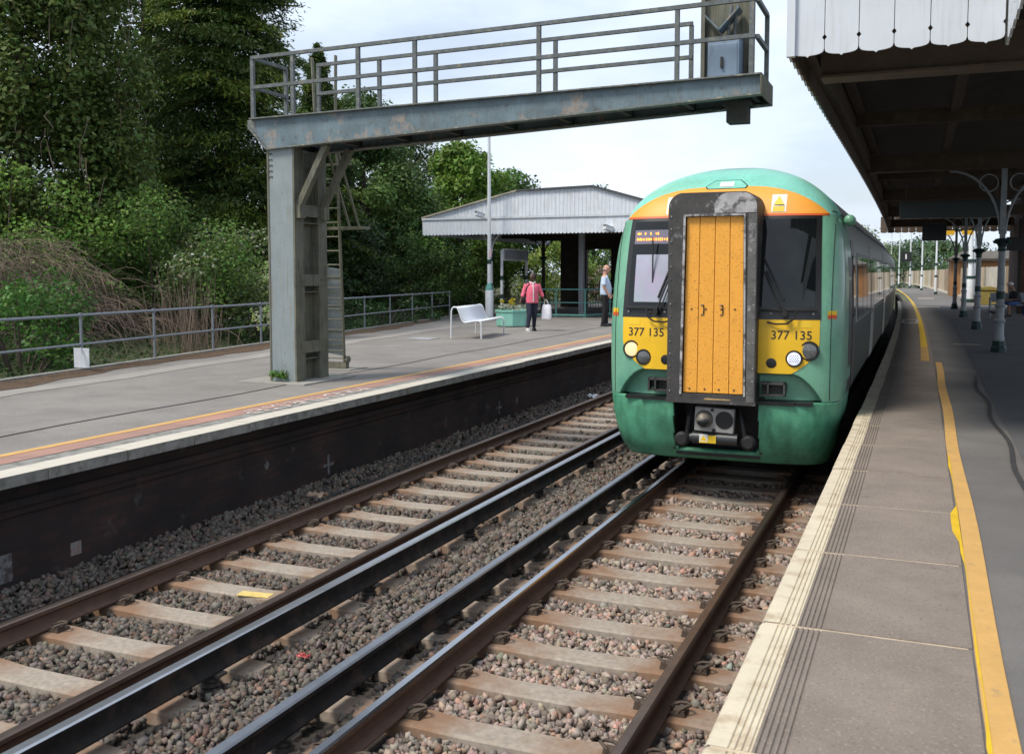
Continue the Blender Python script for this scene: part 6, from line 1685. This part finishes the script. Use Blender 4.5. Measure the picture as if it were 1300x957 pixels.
def shrub(name, x, y, h, rad, label, base, size=.1, per=420, seed=1, nclump=22, tips=None, tipfrac=0, zb=None, ry=None, cat='shrub', group=None, clump=.42, stems=14, stemcol=None):
    global rng
    rng = np.random.default_rng(seed); random.seed(seed)
    zb = zb if zb is not None else bankz(x, y)
    t = empty(name, (x, y, zb), label, cat, group); ry = ry or rad
    cs = []; rs = []; b = MB()
    for i in range(nclump):
        a = random.uniform(0, 2*PI); q = math.sqrt(random.random()); f = random.random()
        zz_ = h*(.12 + .80*f*math.sqrt(max(0.05, 1-q*q*.75)))
        c = (x+rad*q*math.cos(a), y+ry*q*math.sin(a), zb+zz_); cs.append(c); rs.append(clump*min(rad, h)*random.uniform(.5, 1.15))
    for i in range(stems):
        c = cs[i % len(cs)]; px, py = x+(c[0]-x)*.3, y+(c[1]-y)*.3
        b.tube([(px, py, zb-.1), ((px+c[0])/2, (py+c[1])/2, zb+(c[2]-zb)*.6), c], [.03, .02, .008], 5)
    b.build('stems', stemcol or m_bark, t)
    v, f, k = clumpy(cs, rs, per, size, base, tips=tips, tipfrac=tipfrac)
    npmesh('foliage', v, f, 4, m_leaf, t, k)
    return t
G_DARK = (.062, .102, .022); G_IVY = (.105, .158, .038); G_MID = (.07, .135, .028); G_LIME = (.165, .225, .04); G_BR = (.11, .20, .03); G_YEL = (.16, .21, .035)
# far-left tree clothed in ivy with bare hanging stems
def ivytree(x, y, h, rad, seed, label):
    global rng
    rng = np.random.default_rng(seed); random.seed(seed)
    zb = bankz(x, y); t = empty('ivy_tree', (x, y, zb), label, 'tree')
    cs = []; rs = []
    for i in range(360):
        f = random.random(); a = random.uniform(0, 2*PI); q = rad*(1-.15*f)*math.sqrt(random.uniform(.2, 1))
        cs.append((x+q*math.cos(a), y+q*math.sin(a), zb+.3+h*f)); rs.append(random.uniform(.35, .8))
    trunk(t, (x, y, zb-.2), (x, y, zb+h), .22, [(.3+.05*k, math.cos(k*2.4)*rad*.8, math.sin(k*2.4)*rad*.8, .6) for k in range(10)])
    v, f, k = clumpy(cs, rs, 1150, .135, G_IVY, amt=.4, clumpvar=.4, tips=(.12, .15, .04), tipfrac=.2, flat=1.25)
    npmesh('crown', v, f, 4, m_leaf, t, k)
    b = MB()
    for i in range(90):
        a = random.uniform(-PI*.95, .25*PI); q = rad*random.uniform(.8, 1.08); z = random.uniform(.2*h, .75*h); ln = random.uniform(.5, 1.6)
        p = Vector((x+q*math.cos(a), y+q*math.sin(a), zb+z)); pts = [p]
        for j in range(4): p = p + Vector((random.uniform(-.12, .12), random.uniform(-.12, .08), -ln/4)); pts.append(p)
        b.tube(pts, [.012, .011, .009, .007, .004], 3, cap=False)
    b.build('hanging_stems', m_stem, t)['kind'] = 'stuff'
    return t
ivytree(-21.9, 19.2, 12.8, 3.1, 3, 'huge ivy covered tree with bare hanging stems at the far left')
conifer('conifer', -20.75, 26.0, 15.5, 3.4, 'tall dark conifer with lime green tips behind the gantry handrail', G_DARK, G_LIME, 1.75, .17, seed=5, droop=.42, top_w=.5, gap=.12)
conifer('conifer', -27.0, 29.5, 15.0, 2.9, 'dark conifer with sky gaps between the ivy tree and the lime tipped conifer', G_DARK, (.06, .09, .02), 1.0, .22, seed=8, droop=.4, top_w=.45, gap=.25)
conifer('conifer', -33.5, 27.0, 14.0, 3.0, 'dark conifer standing behind the ivy covered tree', G_DARK, (.06, .09, .02), .65, .24, seed=18, droop=.4, top_w=.4, gap=.1)
conifer('conifer', -20.9, 31.5, 9.6, 2.2, 'shorter dark conifer directly behind the gantry post', (.05, .09, .022), G_LIME, 2.1, .15, seed=9, top_w=.1)
broadleaf('dark_tree', -22.6, 37.5, 8.9, 2.9, 'dense dark green tree right of the gantry ladder', (.068, .122, .03), .17, 1000, 12, z0=.08, nclump=70, tips=(.05, .10, .03), tipfrac=.12)
broadleaf('feathery_tree', -25.4, 47, 9.0, 2.9, 'feathery grey green tree between the dark tree and the bright maple', (.085, .125, .05), .16, 520, 14, z0=.15, nclump=60)
broadleaf('maple_tree', -20.9, 44, 8.1, 2.5, 'bright green leafy tree rising behind the left slope of the shelter roof', G_BR, .22, 560, 16, z0=.12, nclump=64, tips=(.15, .25, .04), tipfrac=.3)
broadleaf('green_tree', -23.2, 55, 7.9, 3.0, 'mid green tree peeping above the shelter roof', G_MID, .22, 460, 21, z0=.15, nclump=50)
broadleaf('green_tree', -20.0, 62, 7.6, 2.8, 'small dark crown just above the shelter roof ridge', (.04, .085, .025), .22, 420, 22, z0=.15, nclump=44)
# shrubs behind the railing
shrub('leafy_shrub', -19.8, 16.6, 3.7, 2.4, 'bright leafy shrub climbing at the far left below the ivy tree', (.14, .24, .045), .10, 900, 31, 44, tips=(.12, .19, .05), tipfrac=.2, clump=.3)
shrub('ivy_shrub', -18.2, 20.0, 4.0, 2.3, 'dark green ivy thicket between the brambles and the flowering bush', (.10, .18, .036), .09, 900, 32, 44, tips=(.09, .14, .04), tipfrac=.15, clump=.3)
shrub('flowering_bush', -16.2, 20.8, 3.35, 2.1, 'greyish green bush with pale flowers beside the gantry post', (.20, .28, .095), .09, 950, 33, 44, tips=(.50, .47, .38), tipfrac=.09, clump=.3, ry=1.8)
shrub('low_shrub', -14.9, 12.9, 1.75, 1.5, 'vivid dark green shrub behind the railing at the bottom left', (.055, .135, .026), .085, 1100, 34, 26, tips=(.09, .19, .03), tipfrac=.2, ry=1.6, clump=.36)
shrub('low_shrub', -15.9, 9.6, 1.8, 1.7, 'dark green shrub beyond the railing at the left border', (.055, .13, .026), .09, 1000, 35, 24, clump=.36)
shrub('nettle_patch', -17.2, 29.6, 1.0, 2.2, 'low nettles behind the railing right of the gantry', (.055, .125, .03), .09, 900, 36, 40, tips=(.3, .34, .2), tipfrac=.05, clump=.34, ry=2.4)
shrub('hazel_shrub', -19.7, 38.5, 4.3, 1.9, 'bright green hazel shrub in the shade left of the shelter', (.07, .15, .03), .13, 420, 37, 36, tips=(.13, .22, .05), tipfrac=.2, clump=.32)
shrub('hazel_shrub', -18.6, 50.5, 4.8, 2.4, 'yellow green shrub seen through the shelter behind the sign posts', (.13, .20, .035), .16, 300, 38, 40, tips=(.24, .30, .06), tipfrac=.3, clump=.32)
shrub('pink_blossom_shrub', -16.6, 53, 2.9, 1.3, 'pale pink blossoming shrub seen through the shelter opening', (.12, .19, .05), .13, 340, 39, 26, tips=(.60, .36, .38), tipfrac=.5, clump=.32)
shrub('hazel_shrub', -17.0, 58, 5.2, 3.0, 'large light green shrub behind the pink blossom', (.11, .19, .04), .18, 240, 40, 40, clump=.32)
shrub('ivy_shrub', -22.5, 31, 4.4, 3.4, 'dark undergrowth below the short conifer', (.03, .065, .022), .16, 600, 41, 44, clump=.32)
shrub('ivy_shrub', -24.5, 24, 4.2, 3.0, 'dark undergrowth at the foot of the lime tipped conifer', (.03, .065, .022), .15, 600, 42, 44, clump=.32)
shrub('hazel_shrub', -18.9, 35.2, 3.2, 1.7, 'dark leafy shrub against the railing end left of the shelter column', (.05, .10, .025), .11, 700, 43, 34, clump=.34)
shrub('hazel_shrub', -20.4, 38.6, 3.4, 1.8, 'dark shrub filling the gap beyond the lamp post left of the planter', (.05, .10, .025), .12, 600, 44, 34, clump=.34)
shrub('hazel_shrub', -19.9, 43.2, 2.6, 1.6, 'low green shrub behind the shelter between lamp post and sign', (.07, .13, .03), .13, 500, 45, 30, clump=.34)
# bramble heap of dead stems
rng = np.random.default_rng(51); random.seed(51)
br_ = empty('bramble_heap', (-17.0, 15.8, bankz(-17, 15.8)), 'heap of dead brown bramble stems tumbling behind the railing', 'brambles')
for part, n, r0 in (('arching_stems', 1500, .0075), ('fallen_twigs', 1100, .005)):
    b = MB()
    for i in range(n):
        px = random.gauss(-18.0, .75); py = random.gauss(15.6, 1.7); hz = max(.2, 2.15*math.exp(-((px+17.6)/1.7)**2-((py-15.4)/2.4)**2))
        z = bankz(px, py) + random.uniform(.05, 1)*hz
        a = random.gauss(-.4, .9); ln = random.uniform(.5, 1.7); p = Vector((px, py, z)); pts = []
        el = random.uniform(-.2, .9)
        for j in range(6):
            pts.append(p.copy()); p = p + Vector((math.cos(a)*math.cos(el), math.sin(a)*math.cos(el), math.sin(el)))*(ln/5); el -= random.uniform(.15, .5); a += random.gauss(0, .25)
            if p.z < bankz(p.x, p.y): break
        if len(pts) > 1: b.tube(pts, [r0*(1-.12*j) for j in range(len(pts))], 3, cap=False)
    b.build(part, m_stem if part[0] == 'a' else mat('dry_twigs', (.11, .085, .065), .9, noise=(5, .4)), br_)
# grey fans of stems rising through the flowering bush
fs_ = empty('dry_stalks', (-16.0, 18.8, bankz(-16, 18.8)), 'fan of dry brown stalks standing at the foot of the flowering bush', 'stalks')
b = MB()
for i in range(170):
    px = random.uniform(-17.2, -14.6); py = 18.6 - (px+16)*.9 + random.gauss(0, .5); p = Vector((px, py, bankz(px, py))); a = random.gauss(PI/2, .5); ln = random.uniform(.5, 1.9)
    q = p + Vector((math.cos(a)*.35*ln, random.uniform(-.2, .2), ln)); b.tube([p, p.lerp(q, .5)+Vector((0, 0, .06)), q], [.008, .007, .004], 3, cap=False)
b.build('stalk_bundle', m_stem, fs_)
# ground cover on the bank: one mass of low leaves
rng = np.random.default_rng(61)
n = 60000; yy = rng.uniform(3, 44, n); xx = -11.35 - .158*yy - rng.random(n)**1.4*9
zz_ = np.array([bankz(a, b_) for a, b_ in zip(xx, yy)]) + rng.random(n)**2*.22
v, f, k = leafquads(np.stack([xx, yy, zz_], 1), rng.normal(0, .5, (n, 3))+np.array([0, 0, .7]), rng.uniform(.05, .13, n), rng.uniform(.03, .06, n), None, vary((.045, .085, .025), n, .5))
tag(npmesh('undergrowth', v, f, 4, m_leaf, cols=k), kind='stuff')
# far woods behind everything on the left, read as one mass
cs = []; rs = []
for i in range(330):
    t_ = random.random(); px = -30 - 10*random.random() + (random.random()-.5)*4; py = 8 + 62*t_
    cs.append((px, py, random.uniform(.8, 5.2 + 1.5*math.sin(t_*9)))); rs.append(random.uniform(.8, 1.5))
v, f, k = clumpy(cs, rs, 260, .30, (.03, .062, .022), amt=.35)
tag(npmesh('far_wood', v, f, 4, m_leaf, cols=k), kind='stuff')
# planter flowers, weeds at the gantry foot
rng = np.random.default_rng(71); random.seed(71)
fl = empty('planter_flowers', (-11.85, 28.55, P+.5), 'pale foliage and yellow blooms filling the teal planter', 'flowers')
cs = [(-11.85+random.uniform(-.36, .36), 28.55+random.uniform(-.36, .36), P+.56+random.uniform(0, .06)) for _ in range(26)]
v, f, k = clumpy(cs, [.12]*26, 5200, .05, (.42, .43, .36), amt=.4, tips=(.09, .16, .05), tipfrac=.35); npmesh('pale_foliage', v, f, 4, m_leaf, fl, k)
cs = [(-11.95+random.choice((-.22, .12))+random.uniform(-.07, .07), 28.5+random.uniform(-.12, .12), P+.62+.26*random.random()) for _ in range(18)]
v, f, k = clumpy(cs, [.065]*18, 7000, .05, (.55, .43, .03), amt=.3, tips=(.16, .22, .04), tipfrac=.3); npmesh('yellow_blooms', v, f, 4, m_petal, fl, k)
def weeds(x, y, lab, n=8, s=.07):
    t = empty('weed_tuft', (x, y, P+.02), lab, 'weed'); cs = [(x+random.uniform(-.16, .16), y+random.uniform(-.03, .03), P+.06+.1*random.random()) for _ in range(n)]
    v, f, k = clumpy(cs, [s]*n, 5200, .045, (.10, .22, .03), amt=.35); npmesh('leaves', v, f, 4, m_leaf, t, k)
weeds(-8.98, 12.34, 'fresh green weeds growing against the front of the gantry post')
# trees beyond the right hand fence, haze painted into the farther leaf colours
spots = [(-9.5, 150, 9.5, 4.5, 'pale tree above the roof of the train', (.17, .22, .09)), (-3.8, 190, 7.6, 5.5, 'rounded tree over the far end of the fence', (.09, .15, .07)), (-.5, 178, 8.2, 5, 'tall tree beyond the fence behind the small dark sign', (.085, .14, .075)), (3.2, 172, 7.4, 5, 'full green tree above the shed end', (.09, .15, .065)), (7, 150, 6.2, 5, 'broad tree behind the shed roof', (.05, .11, .03)), (8.2, 100, 4.8, 3.0, 'bushy tree above the shed roof between the canopy columns', (.07, .15, .03)), (13, 120, 5.6, 5, 'tree beyond the shed at the right', (.05, .1, .03)), (-6.6, 215, 8, 6, 'distant tree beside the end of the train', (.07, .12, .06))]
for i, (x, y, h, r_, lab, c_) in enumerate(spots):
    broadleaf('fence_tree', x, y, h, r_, lab, c_, .42, 34, 80+i, z0=.1, nclump=48, zb=0, group='trees beyond the right hand fence')
broadleaf('young_tree', -4.6, 118, 4.6, 1.7, 'yellow green young tree just past the train by the fence end', (.15, .24, .04), .3, 120, 95, z0=.1, nclump=30, zb=.3)
